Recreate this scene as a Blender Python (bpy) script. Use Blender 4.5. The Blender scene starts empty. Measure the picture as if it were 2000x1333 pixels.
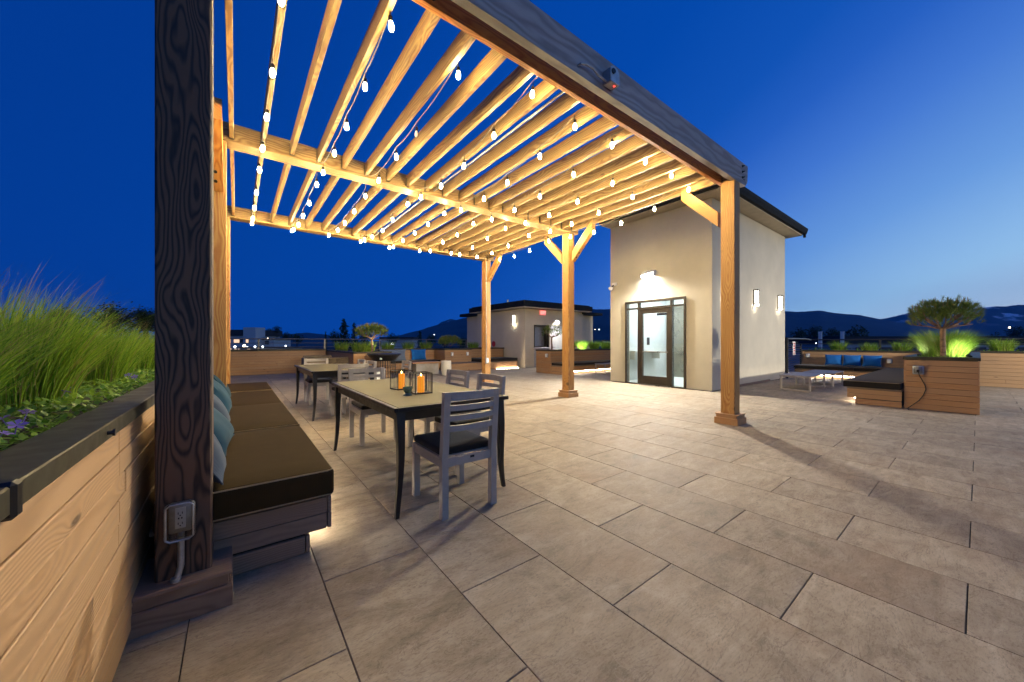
import bpy, bmesh, math, random
import numpy as np
from mathutils import Vector, Matrix

random.seed(7)
rng = np.random.default_rng(11)
S = bpy.context.scene
COL = S.collection
TH = 0.6555          # camera heading, from +Y towards +X
CAM_H = 1.0784

# ------------------------------------------------------------------ camera, sky, exposure
cd = bpy.data.cameras.new("camera")
cd.lens = 36.0 * 701.0 / 2000.0
cd.sensor_width = 36.0
cd.shift_y = 0.0012
cd.clip_start = 0.05
cd.clip_end = 30000.0
cam = bpy.data.objects.new("camera", cd)
cam.location = (0, 0, CAM_H)
cam.rotation_euler = (math.pi / 2, 0, -TH)
COL.objects.link(cam)
S.camera = cam

S.view_settings.view_transform = 'Standard'
S.view_settings.look = 'None'
S.view_settings.exposure = 0.0
S.view_settings.gamma = 1.0
S.view_settings.use_curve_mapping = False
S.cycles.max_bounces = 7
S.cycles.diffuse_bounces = 4
S.cycles.glossy_bounces = 3
S.cycles.transmission_bounces = 5
S.cycles.transparent_max_bounces = 12
S.cycles.caustics_reflective = False
S.cycles.caustics_refractive = False
S.cycles.sample_clamp_indirect = 4.0
S.cycles.use_light_tree = True
S.cycles.use_denoising = True
try:
    S.cycles.denoiser = 'OPENIMAGEDENOISE'
except Exception:
    pass

W = bpy.data.worlds.new("World")
S.world = W
W.use_nodes = True


def dusk_sky():
    """Clear sky after sunset: deep blue, paler towards the horizon and towards the place
    where the sun went down (behind the camera, to its right)."""
    nt = W.node_tree
    N, L = nt.nodes, nt.links
    N.clear()
    out = N.new('ShaderNodeOutputWorld')
    bg = N.new('ShaderNodeBackground')
    tc = N.new('ShaderNodeTexCoord')
    sep = N.new('ShaderNodeSeparateXYZ')
    L.new(tc.outputs['Generated'], sep.inputs[0])

    def m(op, a, b=None, c=None):
        n = N.new('ShaderNodeMath')
        n.operation = op
        for i, v in enumerate((a, b, c)):
            if v is None:
                continue
            if isinstance(v, (int, float)):
                n.inputs[i].default_value = v
            else:
                L.new(v, n.inputs[i])
        return n.outputs[0]
    az = math.radians(145)
    hx = m('MULTIPLY', sep.outputs[0], math.sin(az))
    hy = m('MULTIPLY', sep.outputs[1], math.cos(az))
    hor = m('SQRT', m('ADD', m('ADD', m('MULTIPLY', sep.outputs[0], sep.outputs[0]),
                                m('MULTIPLY', sep.outputs[1], sep.outputs[1])), 0.02))
    a = m('DIVIDE', m('ADD', hx, hy), hor)
    b = m('MULTIPLY_ADD', a, 0.5, 0.5)
    t0 = m('MULTIPLY_ADD', m('POWER', m('MAXIMUM', b, 0.0), 1.15), 0.90, 0.055)
    e = m('MAXIMUM', sep.outputs[2], 0.0)
    t = m('MULTIPLY', t0, m('EXPONENT', m('MULTIPLY', e, -1.5)))
    cr = N.new('ShaderNodeValToRGB')
    els = cr.color_ramp.elements
    els[0].position = 0.0
    els[0].color = (0.0004, 0.036, 0.265, 1)
    els[1].position = 1.0
    els[1].color = (0.50, 0.46, 0.60, 1)
    for p, c in ((0.10, (0.0005, 0.056, 0.36)), (0.20, (0.001, 0.066, 0.41)), (0.275, (0.006, 0.09, 0.48)),
                 (0.32, (0.020, 0.122, 0.56)), (0.38, (0.060, 0.200, 0.68)), (0.48, (0.155, 0.365, 0.81)),
                 (0.60, (0.35, 0.63, 0.96)), (0.72, (0.50, 0.64, 0.86)), (0.86, (0.46, 0.48, 0.66))):
        k = els.new(p)
        k.color = (*c, 1)
    L.new(t, cr.inputs[0])
    L.new(cr.outputs[0], bg.inputs[0])
    bg.inputs[1].default_value = 1.0
    L.new(bg.outputs[0], out.inputs[0])


dusk_sky()

# ------------------------------------------------------------------ materials


class NT:
    def __init__(self, name):
        self.m = bpy.data.materials.new(name)
        self.m.use_nodes = True
        self.t = self.m.node_tree
        self.N, self.L = self.t.nodes, self.t.links
        self.N.clear()
        self.out = self.N.new('ShaderNodeOutputMaterial')
        self.b = self.N.new('ShaderNodeBsdfPrincipled')
        self.L.new(self.b.outputs[0], self.out.inputs[0])

    def set(self, sock, v):
        if v is None:
            return
        if isinstance(v, bpy.types.NodeSocket):
            self.L.new(v, sock)
        elif isinstance(v, tuple) and len(v) == 3 and sock.type == 'RGBA':
            sock.default_value = (*v, 1)
        else:
            sock.default_value = v

    def math(self, op, a, b=None, c=None, clamp=False):
        n = self.N.new('ShaderNodeMath')
        n.operation = op
        n.use_clamp = clamp
        for i, v in enumerate((a, b, c)):
            self.set(n.inputs[i], v)
        return n.outputs[0]

    def vmath(self, op, a, b=None):
        n = self.N.new('ShaderNodeVectorMath')
        n.operation = op
        self.set(n.inputs[0], a)
        if b is not None:
            self.set(n.inputs[1], b)
        return n.outputs[0]

    def obj(self):
        return self.N.new('ShaderNodeTexCoord').outputs['Object']

    def rand(self):
        o = self.N.new('ShaderNodeObjectInfo').outputs['Random']
        g = self.N.new('ShaderNodeNewGeometry').outputs['Random Per Island']
        return self.math('FRACT', self.math('ADD', o, g))

    def pos(self):
        return self.N.new('ShaderNodeNewGeometry').outputs['Position']

    def noise(self, v, scale, detail=4, rough=.55, dist=0.0):
        n = self.N.new('ShaderNodeTexNoise')
        self.set(n.inputs['Vector'], v)
        n.inputs['Scale'].default_value = scale
        n.inputs['Detail'].default_value = detail
        n.inputs['Roughness'].default_value = rough
        n.inputs['Distortion'].default_value = dist
        return n.outputs[0]

    def ramp(self, f, stops, interp='LINEAR'):
        n = self.N.new('ShaderNodeValToRGB')
        n.color_ramp.interpolation = interp
        e = n.color_ramp.elements
        e[0].position, e[1].position = stops[0][0], stops[-1][0]
        e[0].color, e[1].color = (*stops[0][1], 1), (*stops[-1][1], 1)
        for p, c in stops[1:-1]:
            k = e.new(p)
            k.color = (*c, 1)
        self.L.new(f, n.inputs[0])
        return n.outputs[0]

    def mix(self, f, a, b, blend='MIX'):
        n = self.N.new('ShaderNodeMix')
        n.data_type = 'RGBA'
        n.blend_type = blend
        self.set(n.inputs[0], f)
        self.set(n.inputs[6], a)
        self.set(n.inputs[7], b)
        return n.outputs[2]

    def maprange(self, v, a, b, c, d):
        n = self.N.new('ShaderNodeMapRange')
        self.set(n.inputs[0], v)
        for i, x in enumerate((a, b, c, d)):
            n.inputs[i + 1].default_value = x
        return n.outputs[0]

    def bump(self, h, strength=.3, dist=.002):
        n = self.N.new('ShaderNodeBump')
        n.inputs['Strength'].default_value = strength
        n.inputs['Distance'].default_value = dist
        self.L.new(h, n.inputs['Height'])
        self.L.new(n.outputs[0], self.b.inputs['Normal'])


def grey(v):
    return (v, v, v)


def wood(name, early, late, rings=70.0, warp=.03, contrast=1.0, rough=.65, tint=None, bump=.25, knots=True, var=.25, spread=.25):
    """Sawn softwood: growth rings cut by the board, fibres and knots along local X."""
    n = NT(name)
    r = n.rand()
    off = n.N.new('ShaderNodeCombineXYZ')
    n.set(off.inputs[0], n.math('MULTIPLY', r, 37.0))
    n.set(off.inputs[1], n.math('MULTIPLY', n.math('SINE', n.math('MULTIPLY', r, 91.0)), spread))
    n.set(off.inputs[2], n.math('MULTIPLY', n.math('COSINE', n.math('MULTIPLY', r, 57.0)), spread))
    p = n.vmath('ADD', n.obj(), off.outputs[0])
    st = n.vmath('MULTIPLY', p, (0.16, 1, 1))
    w = n.N.new('ShaderNodeTexNoise')
    n.set(w.inputs['Vector'], n.vmath('MULTIPLY', p, (1.5, 6.0, 6.0)))
    w.inputs['Scale'].default_value = 1.0
    w.inputs['Detail'].default_value = 2.5
    wv = n.vmath('MULTIPLY', n.vmath('SUBTRACT', w.outputs['Color'], (0.5, 0.5, 0.5)), (0, warp * 4, warp * 4))
    q = n.vmath('ADD', st, wv)
    s = n.N.new('ShaderNodeSeparateXYZ')
    n.L.new(q, s.inputs[0])
    # knots deflect the rings
    if knots:
        vo = n.N.new('ShaderNodeTexVoronoi')
        n.set(vo.inputs['Vector'], n.vmath('MULTIPLY', p, (1.9, .9, 7.0)))
        vo.inputs['Scale'].default_value = 1.0
        vo.inputs['Randomness'].default_value = 1.0
        kd = vo.outputs['Distance']
        near = n.math('POWER', n.math('SUBTRACT', 1.0, n.math('MINIMUM', n.math('MULTIPLY', kd, 2.2), 1.0)), 2.0)
    rad = n.math('SQRT', n.math('ADD', n.math('POWER', s.outputs[1], 2.0), n.math('POWER', s.outputs[2], 2.0)))
    if knots:
        rad = n.math('ADD', rad, n.math('MULTIPLY', near, .055))
    ph = n.math('FRACT', n.math('MULTIPLY', rad, rings))
    ring = n.math('POWER', n.math('ABSOLUTE', n.math('SINE', n.math('MULTIPLY', ph, math.pi))), 1.6)
    fib = n.noise(n.vmath('MULTIPLY', p, (6, 220, 220)), 1.0, 3, .6)
    f = n.math('ADD', n.math('MULTIPLY', ring, contrast), n.math('MULTIPLY', n.math('SUBTRACT', fib, .5), .5), clamp=True)
    c = n.mix(f, late, early)
    pat = n.noise(n.vmath('MULTIPLY', p, (.8, 3, 3)), 1.0, 3, .5)
    c = n.mix(n.math('MULTIPLY', n.maprange(pat, .35, .7, 0, 1), .45), c, n.mix(1.0, c, (.72, .66, .60), 'MULTIPLY'))
    if tint:
        c = n.mix(n.math('MULTIPLY', r, .5), c, tint)
    c = n.mix(n.maprange(r, 0, 1, 0, var), c, n.mix(1.0, c, (.5, .42, .36), 'MULTIPLY'))
    if knots:
        k = n.maprange(kd, .045, .085, 1, 0)
        c = n.mix(n.math('MULTIPLY', k, .8), c, (.055, .028, .013))
    n.set(n.b.inputs['Base Color'], c)
    n.set(n.b.inputs['Roughness'], n.maprange(f, 0, 1, rough - .1, rough + .1))
    n.bump(f, bump, .0018)
    return n.m


def plain(name, col, rough=.5, metal=0.0, var=.12, scale=6.0, bump=.0, bscale=80., spec=.5, coord='obj'):
    n = NT(name)
    p = n.obj() if coord == 'obj' else n.pos()
    f = n.noise(p, scale, 5, .6)
    dark = tuple(x * (1 - 2 * var) for x in col)
    lite = tuple(min(1, x * (1 + var)) for x in col)
    n.set(n.b.inputs['Base Color'], n.ramp(f, [(.3, dark), (.7, lite)]))
    n.set(n.b.inputs['Roughness'], n.maprange(n.noise(p, scale * 3, 4), .3, .7, max(.03, rough - .08), rough + .08))
    n.b.inputs['Metallic'].default_value = metal
    n.b.inputs['Specular IOR Level'].default_value = spec
    if bump:
        n.bump(n.noise(p, bscale, 4, .6), bump, .002)
    return n.m


def emit(name, col, strength):
    n = NT(name)
    n.b.inputs['Base Color'].default_value = (.8, .8, .8, 1)
    n.b.inputs['Emission Color'].default_value = (*col, 1)
    n.b.inputs['Emission Strength'].default_value = strength
    return n.m


def fabric(name, col, weave=900., var=.1, sheen=.1):
    n = NT(name)
    p = n.obj()
    f = n.noise(p, 9., 4, .6)
    wv = n.N.new('ShaderNodeTexWave')
    n.set(wv.inputs['Vector'], p)
    wv.inputs['Scale'].default_value = weave / 20.
    wv.inputs['Distortion'].default_value = 1.5
    wv.inputs['Detail'].default_value = 2
    c = n.ramp(f, [(.3, tuple(x * (1 - var) for x in col)), (.7, tuple(x * (1 + var) for x in col))])
    c = n.mix(n.math('MULTIPLY', wv.outputs[1], .25), c, n.mix(1.0, c, (.6, .6, .6), 'MULTIPLY'))
    n.set(n.b.inputs['Base Color'], c)
    n.b.inputs['Roughness'].default_value = .85
    n.b.inputs['Specular IOR Level'].default_value = .12
    n.b.inputs['Sheen Weight'].default_value = sheen
    n.bump(n.math('ADD', n.math('MULTIPLY', wv.outputs[1], .4), n.noise(p, 260., 3)), .25, .0015)
    return n.m


def slate_tile(name):
    n = NT(name)
    r = n.rand()
    off = n.N.new('ShaderNodeCombineXYZ')
    n.set(off.inputs[0], n.math('MULTIPLY', r, 53.0))
    n.set(off.inputs[1], n.math('MULTIPLY', r, 31.0))
    n.set(off.inputs[2], n.math('MULTIPLY', r, 17.0))
    p = n.vmath('ADD', n.pos(), off.outputs[0])
    # streaks slant across each slab
    mp = n.N.new('ShaderNodeMapping')
    mp.inputs['Rotation'].default_value = (0, 0, math.radians(28))
    mp.inputs['Scale'].default_value = (1.0, 3.2, 1.0)
    n.L.new(p, mp.inputs[0])
    st = n.noise(mp.outputs[0], 3.6, 9, .70, .8)
    cl = n.noise(p, 3.4, 9, .68, 1.1)
    fine = n.noise(mp.outputs[0], 48., 6, .75)
    grit = n.noise(p, 190., 3, .7)
    # layered cleft edges and thin mineral veins
    lay = n.math('FRACT', n.math('MULTIPLY', n.noise(p, 1.5, 5, .6, .8), 4.2))
    edge = n.maprange(lay, .0, .035, 1, 0)
    vn = n.math('ABSOLUTE', n.math('SUBTRACT', n.noise(mp.outputs[0], 2.6, 6, .62, 1.6), .5))
    vein = n.maprange(vn, 0, .012, 1, 0)
    f = n.math('ADD', n.math('MULTIPLY', st, .52), n.math('MULTIPLY', cl, .48))
    c = n.ramp(f, [(.34, (.19, .150, .100)), (.46, (.300, .242, .168)), (.54, (.362, .298, .212)), (.68, (.48, .405, .300))])
    c = n.mix(n.math('MULTIPLY', n.maprange(fine, .50, .66, 0, 1), .55), c, n.mix(1.0, c, (.52, .48, .45), 'MULTIPLY'))
    c = n.mix(n.math('MULTIPLY', n.maprange(grit, .5, .75, 0, 1), .25), c, (.36, .31, .24))
    c = n.mix(n.math('MULTIPLY', edge, .35), c, (.40, .34, .26))
    c = n.mix(n.math('MULTIPLY', vein, .38), c, (.070, .055, .042))
    rust = n.maprange(n.noise(p, 1.1, 4, .6), .54, .70, 0, .38)
    c = n.mix(rust, c, (.24, .150, .085))
    c = n.mix(n.maprange(r, 0, 1, 0, .55), c, n.mix(1.0, c, (.66, .66, .68), 'MULTIPLY'))
    n.set(n.b.inputs['Base Color'], c)
    n.set(n.b.inputs['Roughness'], n.maprange(cl, .3, .7, .58, .80))
    n.b.inputs['Specular IOR Level'].default_value = .12
    h = n.math('ADD', n.math('MULTIPLY', lay, .35), n.math('ADD', n.math('MULTIPLY', st, .9), n.math('MULTIPLY', fine, .25)))
    n.bump(h, .5, .004)
    return n.m


def leaf(name, a, b, tr=.35, rough=.5):
    n = NT(name)
    r = n.N.new('ShaderNodeNewGeometry').outputs['Random Per Island']
    c = n.ramp(r, [(0, a), (1, b)])
    n.set(n.b.inputs['Base Color'], c)
    n.b.inputs['Roughness'].default_value = rough
    n.b.inputs['Specular IOR Level'].default_value = .3
    t = n.N.new('ShaderNodeBsdfTranslucent')
    n.L.new(c, t.inputs[0])
    mx = n.N.new('ShaderNodeMixShader')
    mx.inputs[0].default_value = tr
    n.L.new(n.b.outputs[0], mx.inputs[1])
    n.L.new(t.outputs[0], mx.inputs[2])
    n.L.new(mx.outputs[0], n.out.inputs[0])
    return n.m


def glass(name, tint=(.92, .96, .96), rough=0.0):
    n = NT(name)
    n.N.remove(n.b)
    tr = n.N.new('ShaderNodeBsdfTransparent')
    tr.inputs[0].default_value = (*tint, 1)
    g = n.N.new('ShaderNodeBsdfGlossy')
    g.inputs[0].default_value = (.9, .9, .9, 1)
    g.inputs['Roughness'].default_value = rough
    fr = n.N.new('ShaderNodeFresnel')
    fr.inputs[0].default_value = 1.45
    mx = n.N.new('ShaderNodeMixShader')
    n.L.new(fr.outputs[0], mx.inputs[0])
    n.L.new(tr.outputs[0], mx.inputs[1])
    n.L.new(g.outputs[0], mx.inputs[2])
    n.L.new(mx.outputs[0], n.out.inputs[0])
    return n.m


def stucco(name, col):
    n = NT(name)
    p = n.pos()
    f = n.noise(p, 1.4, 5, .6)
    g = n.noise(p, 60., 5, .7)
    c = n.ramp(f, [(.3, tuple(x * .90 for x in col)), (.7, tuple(x * 1.06 for x in col))])
    c = n.mix(n.math('MULTIPLY', n.maprange(g, .45, .75, 0, 1), .12), c, tuple(x * .6 for x in col))
    n.set(n.b.inputs['Base Color'], c)
    n.b.inputs['Roughness'].default_value = .85
    n.bump(n.math('ADD', g, n.math('MULTIPLY', n.noise(p, 11., 3), .8)), .35, .004)
    return n.m


M = {}
M['fir'] = wood('fir', (.36, .245, .098), (.19, .098, .028), 55, .035, 1.0, .62, None, .25, True, .28)
M['red_fir_bounce'] = wood('red_fir_bounce', (.80, .36, .09), (.58, .19, .035), 60, .035, 1.0, .6, None, .25, True, .1)  # redder timber; its colour also carries warm light bounced between the front beams
M['post_fir'] = wood('post_fir', (.50, .29, .09), (.33, .140, .03), 60, .030, .9, .6, None, .25, True, .22, .12)
M['grey_fir'] = wood('grey_fir', (.52, .49, .48), (.30, .27, .26), 17, .055, .8, .8, None, .3, True, .2)
M['dark_post'] = wood('dark_post', (.110, .066, .044), (.010, .004, .0015), 115, .036, 1.3, .75, None, .55, True, .0, .04)
M['cedar'] = wood('cedar', (.43, .235, .095), (.31, .145, .05), 80, .018, .9, .62, (.50, .33, .18), .3, True, .38)
M['cedar_pale'] = wood('cedar_pale', (.48, .305, .155), (.375, .220, .100), 110, .012, .9, .65, (.48, .32, .17), .35, True, .25, 1.2)
M['cedar_old'] = wood('cedar_old', (.26, .175, .120), (.165, .100, .062), 70, .03, .9, .75, (.25, .2, .17), .4, True, .3)
M['tile'] = slate_tile('tile')
M['joint'] = plain('joint', (.012, .011, .010), .9)
M['cap'] = plain('cap', (.042, .037, .020), .5, .0, .25, 5.0, .12, 30., .3)
M['black_metal'] = plain('black_metal', (.012, .012, .013), .4, .3, .2)
M['cable'] = plain('cable', (.11, .095, .075), .6)
M['bronze'] = plain('bronze', (.040, .030, .020), .42, .4, .15)
M['alu'] = plain('alu', (.33, .30, .265), .45, .0, .06, 12., .05, 300.)
M['white'] = plain('white', (.72, .71, .68), .5, 0, .05)
M['galv'] = plain('galv', (.42, .43, .44), .42, .7, .15, 20.)
M['cushion'] = fabric('cushion', (.036, .0225, .0075), 900., .1, 0.0)
M['cushion_dark'] = fabric('cushion_dark', (.016, .014, .012))
M['piping'] = fabric('piping', (.30, .23, .13))
M['blue'] = fabric('blue', (.011, .050, .085))
M['slate_blue'] = fabric('slate_blue', (.040, .062, .100))
M['royal'] = fabric('royal', (.012, .115, .36))
M['greyblue'] = fabric('greyblue', (.13, .16, .20))
M['pale_piping'] = fabric('pale_piping', (.45, .45, .42))
M['tabletop'] = wood('tabletop', (.165, .145, .062), (.125, .105, .042), 90, .02, .8, .72, None, .15, False, .15)
M['stucco'] = stucco('stucco', (.54, .485, .365))
M['stucco2'] = stucco('stucco2', (.58, .50, .36))
M['soffit'] = plain('soffit', (.55, .48, .36), .8, 0, .06)
M['roofing'] = plain('roofing', (.010, .011, .012), .7, .0, .2, 8., .2, 60., .2)
M['lobby'] = plain('lobby', (.76, .78, .76), .6, 0, .03)
M['steel'] = plain('steel', (.38, .35, .29), .3, .9, .04, 1.5)
M['glass'] = glass('glass')
M['clear_plastic'] = glass('clear_plastic', (.78, .76, .72), .25)
M['soil'] = plain('soil', (.030, .021, .014), .95, 0, .4, 30., .8, 60.)
M['grass'] = leaf('grass', (.060, .180, .010), (.36, .50, .045), .42)
M['grass_bright'] = leaf('grass_bright', (.065, .17, .010), (.24, .38, .035), .4)
M['straw'] = leaf('straw', (.20, .16, .045), (.42, .36, .12), .3, .7)
M['groundcover'] = leaf('groundcover', (.060, .17, .018), (.26, .40, .05), .35, .4)
M['violet'] = leaf('violet', (.11, .09, .42), (.30, .20, .55), .3)
M['needles'] = leaf('needles', (.045, .10, .014), (.20, .26, .04), .25)
M['candle_shoot'] = leaf('candle_shoot', (.17, .10, .035), (.28, .17, .06), .1)
M['bark'] = plain('bark', (.24, .15, .085), .9, 0, .35, 14., .8, 40.)
M['leafdark'] = leaf('leafdark', (.012, .028, .008), (.045, .075, .02), .2)
M['trunkdark'] = plain('trunkdark', (.04, .03, .02), .9)
M['terracotta_white'] = plain('terracotta_white', (.62, .57, .47), .6, 0, .06)
M['ground'] = plain('ground', (.022, .024, .022), .95, 0, .4, .01, 0, 1, .2, 'pos')
M['wicker'] = plain('wicker', (.17, .125, .07), .7, 0, .3, 60., .6, 200.)
M['rail'] = plain('rail', (.16, .15, .14), .4, .6, .15)
M['rail_dark'] = plain('rail_dark', (.03, .03, .034), .45, .4, .15)
M['red'] = plain('red', (.45, .015, .012), .4)
M['wax'] = plain('wax', (.75, .33, .05), .5, 0, .05)
M['greenglass'] = plain('greenglass', (.20, .30, .17), .25, 0, .25, 30.)
M['teal'] = plain('teal', (.02, .08, .09), .4)
M['hotel'] = plain('hotel', (.42, .42, .44), .9, 0, .05)
M['hotelroof'] = plain('hotelroof', (.03, .03, .035), .9)
M['winframe'] = plain('winframe', (.05, .05, .055), .6)
WARM = (1.0, .775, .39)
M['bulb'] = emit('bulb', WARM, 740.0)
M['bulb_off'] = plain('bulb_off', (.55, .5, .42), .2)
M['led'] = emit('led', (1.0, .85, .66), 75.0)
M['led_bright'] = emit('led_bright', (1.0, .90, .76), 75.0)
M['wallpack'] = emit('wallpack', (.93, .97, 1.0), 330.0)
M['wallpack_small'] = emit('wallpack_small', (.93, .97, 1.0), 45.0)
M['sconce'] = emit('sconce', (1.0, .90, .72), 6.0)
M['sconce_down'] = emit('sconce_down', (1.0, .90, .74), 75.0)
M['panel'] = emit('panel', (.90, .97, 1.0), 24.0)
M['flame'] = emit('flame', (1.0, .62, .18), 30.0)
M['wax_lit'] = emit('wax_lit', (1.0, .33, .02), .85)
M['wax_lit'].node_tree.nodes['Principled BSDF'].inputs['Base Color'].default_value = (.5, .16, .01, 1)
M['exitred'] = emit('exitred', (1.0, .035, .025), .75)
M['exitletter'] = emit('exitletter', (1.0, .60, .50), 1.0)
M['redled'] = emit('redled', (1.0, .03, .02), 6.0)
M['litwin'] = emit('litwin', (1.0, .62, .30), 1.1)
M['litwin_green'] = emit('litwin_green', (.85, .95, .45), .9)
M['farlamp'] = emit('farlamp', (1.0, .80, .55), 9.0)
M['farlamp_white'] = emit('farlamp_white', (.85, .92, 1.0), 9.0)
M['signwhite'] = plain('signwhite', (.70, .66, .62), .6, 0, .04)
M['signred'] = plain('signred', (.55, .05, .04), .6)

# ------------------------------------------------------------------ mesh helpers


class MB:
    def __init__(self):
        self.v, self.f, self.sm = [], [], []

    def add(self, vs, fs, smooth=False):
        o = len(self.v)
        self.v += [tuple(map(float, p)) for p in vs]
        self.f += [tuple(i + o for i in q) for q in fs]
        self.sm += [smooth] * len(fs)
        return self

    def box(self, x0, x1, y0, y1, z0, z1, c=0.0):
        if c <= 0:
            vs = [(x, y, z) for z in (z0, z1) for y in (y0, y1) for x in (x0, x1)]
            fs = [(0, 2, 3, 1), (4, 5, 7, 6), (0, 1, 5, 4), (2, 6, 7, 3), (0, 4, 6, 2), (1, 3, 7, 5)]
            return self.add(vs, fs)
        bm = bmesh.new()
        bmesh.ops.create_cube(bm, size=1)
        for v in bm.verts:
            v.co = Vector(((x0 + x1) / 2 + v.co.x * (x1 - x0), (y0 + y1) / 2 + v.co.y * (y1 - y0), (z0 + z1) / 2 + v.co.z * (z1 - z0)))
        bmesh.ops.bevel(bm, geom=list(bm.edges), offset=c, segments=1, affect='EDGES', profile=.5)
        return self.bm(bm)

    def rbox(self, x0, x1, y0, y1, z0, z1, r, seg=3, bulge=0.0, div=0):
        bm = bmesh.new()
        bmesh.ops.create_cube(bm, size=1)
        for v in bm.verts:
            v.co = Vector(((x0 + x1) / 2 + v.co.x * (x1 - x0), (y0 + y1) / 2 + v.co.y * (y1 - y0), (z0 + z1) / 2 + v.co.z * (z1 - z0)))
        bmesh.ops.bevel(bm, geom=list(bm.edges), offset=r, segments=seg, affect='EDGES', profile=.5)
        if div:
            top = [e for e in bm.edges if e.calc_length() > r * 3]
            bmesh.ops.subdivide_edges(bm, edges=top, cuts=div, use_grid_fill=True)
            for v in bm.verts:
                u = (v.co.x - (x0 + x1) / 2) / ((x1 - x0) / 2)
                w = (v.co.y - (y0 + y1) / 2) / ((y1 - y0) / 2)
                if v.co.z > (z0 + z1) / 2:
                    v.co.z += bulge * max(0, 1 - u ** 4) * max(0, 1 - w ** 4)
        return self.bm(bm, True)

    def bm(self, bm, smooth=False):
        bm.verts.index_update()
        self.add([v.co for v in bm.verts], [tuple(v.index for v in f.verts) for f in bm.faces], smooth)
        bm.free()
        return self

    def tube(self, pts, r, n=8, smooth=True, cap=True):
        pts = [Vector(p) for p in pts]
        rs = r if isinstance(r, (list, tuple)) else [r] * len(pts)
        vs, fs = [], []
        prev = None
        for i, p in enumerate(pts):
            d = (pts[min(i + 1, len(pts) - 1)] - pts[max(i - 1, 0)])
            d = d.normalized() if d.length > 1e-9 else Vector((0, 0, 1))
            if prev is None:
                u = d.orthogonal().normalized()
            else:
                u = (prev - d * prev.dot(d))
                u = u.normalized() if u.length > 1e-6 else d.orthogonal().normalized()
            prev = u
            w = d.cross(u)
            for k in range(n):
                a = 2 * math.pi * k / n
                vs.append(p + (u * math.cos(a) + w * math.sin(a)) * rs[i])
        for i in range(len(pts) - 1):
            for k in range(n):
                k2 = (k + 1) % n
                fs.append((i * n + k, i * n + k2, (i + 1) * n + k2, (i + 1) * n + k))
        if cap:
            fs.append(tuple(range(n))[::-1])
            fs.append(tuple(range((len(pts) - 1) * n, len(pts) * n)))
        return self.add(vs, fs, smooth)

    def lathe(self, prof, cx=0, cy=0, n=16, smooth=True):
        vs, fs = [], []
        for r, z in prof:
            for k in range(n):
                a = 2 * math.pi * k / n
                vs.append((cx + r * math.cos(a), cy + r * math.sin(a), z))
        for i in range(len(prof) - 1):
            for k in range(n):
                k2 = (k + 1) % n
                fs.append((i * n + k, i * n + k2, (i + 1) * n + k2, (i + 1) * n + k))
        if prof[0][0] > 1e-6:
            fs.append(tuple(range(n))[::-1])
        if prof[-1][0] > 1e-6:
            fs.append(tuple(range((len(prof) - 1) * n, len(prof) * n)))
        return self.add(vs, fs, smooth)

    def prism(self, poly, axis, a0, a1):
        n = len(poly)
        mk = {'x': lambda p, a: (a, p[0], p[1]), 'y': lambda p, a: (p[0], a, p[1]), 'z': lambda p, a: (p[0], p[1], a)}[axis]
        vs = [mk(p, a0) for p in poly] + [mk(p, a1) for p in poly]
        fs = [tuple(range(n)), tuple(range(2 * n - 1, n - 1, -1))] + [(i, i + n, (i + 1) % n + n, (i + 1) % n) for i in range(n)]
        return self.add(vs, fs)

    def mesh(self, name, mat, off=(0, 0, 0)):
        me = bpy.data.meshes.new(name)
        ox, oy, oz = off
        me.from_pydata([(x - ox, y - oy, z - oz) for x, y, z in self.v], [], self.f)
        if any(self.sm):
            me.polygons.foreach_set('use_smooth', self.sm)
        bm = bmesh.new()
        bm.from_mesh(me)
        bmesh.ops.recalc_face_normals(bm, faces=bm.faces)
        bm.to_mesh(me)
        bm.free()
        if any(self.sm):
            me.set_sharp_from_angle(angle=math.radians(38))
        me.materials.append(M[mat] if isinstance(mat, str) else mat)
        return me


WLOC = {}


def wloc(o):
    v = Vector((0, 0, 0))
    while o is not None:
        v += Vector(o.location)
        o = o.parent
    return v


def put(name, me, parent=None, loc=(0, 0, 0), rot=(0, 0, 0)):
    o = bpy.data.objects.new(name, me)
    o.location, o.rotation_euler = loc, rot
    o.parent = parent
    COL.objects.link(o)
    return o


def part(name, mb, mat, parent, label=None):
    """Geometry given in the coordinates of the world (or of the thing's own frame when the thing sits at the origin)."""
    o = put(name, mb.mesh(name, mat, wloc(parent)), parent)
    if label:
        o['label'] = label
    return o


def tag(o, label, cat, group=None):
    o['label'], o['category'] = label, cat
    if group:
        o['group'] = group
    return o


def thing(name, label, cat, loc=(0, 0, 0), group=None):
    o = bpy.data.objects.new(name, None)
    o.empty_display_size = .1
    o.location = loc
    COL.objects.link(o)
    return tag(o, label, cat, group)


def solo(name, mb, mat, label, cat, loc=(0, 0, 0), group=None):
    o = put(name, mb.mesh(name, mat, loc), None, loc)
    return tag(o, label, cat, group)


def structure(name, mb, mat):
    o = put(name, mb.mesh(name, mat))
    o['kind'] = 'structure'
    return o


def stuff(name, mb_or_me, mat=None, parent=None):
    me = mb_or_me if isinstance(mb_or_me, bpy.types.Mesh) else mb_or_me.mesh(name, mat, wloc(parent) if parent else (0, 0, 0))
    o = put(name, me, parent)
    o['kind'] = 'stuff'
    return o


def copy_tree(o, parent=None):
    c = o.copy()
    COL.objects.link(c)
    c.parent = parent
    for ch in list(o.children):
        copy_tree(ch, c)
    return c


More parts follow.
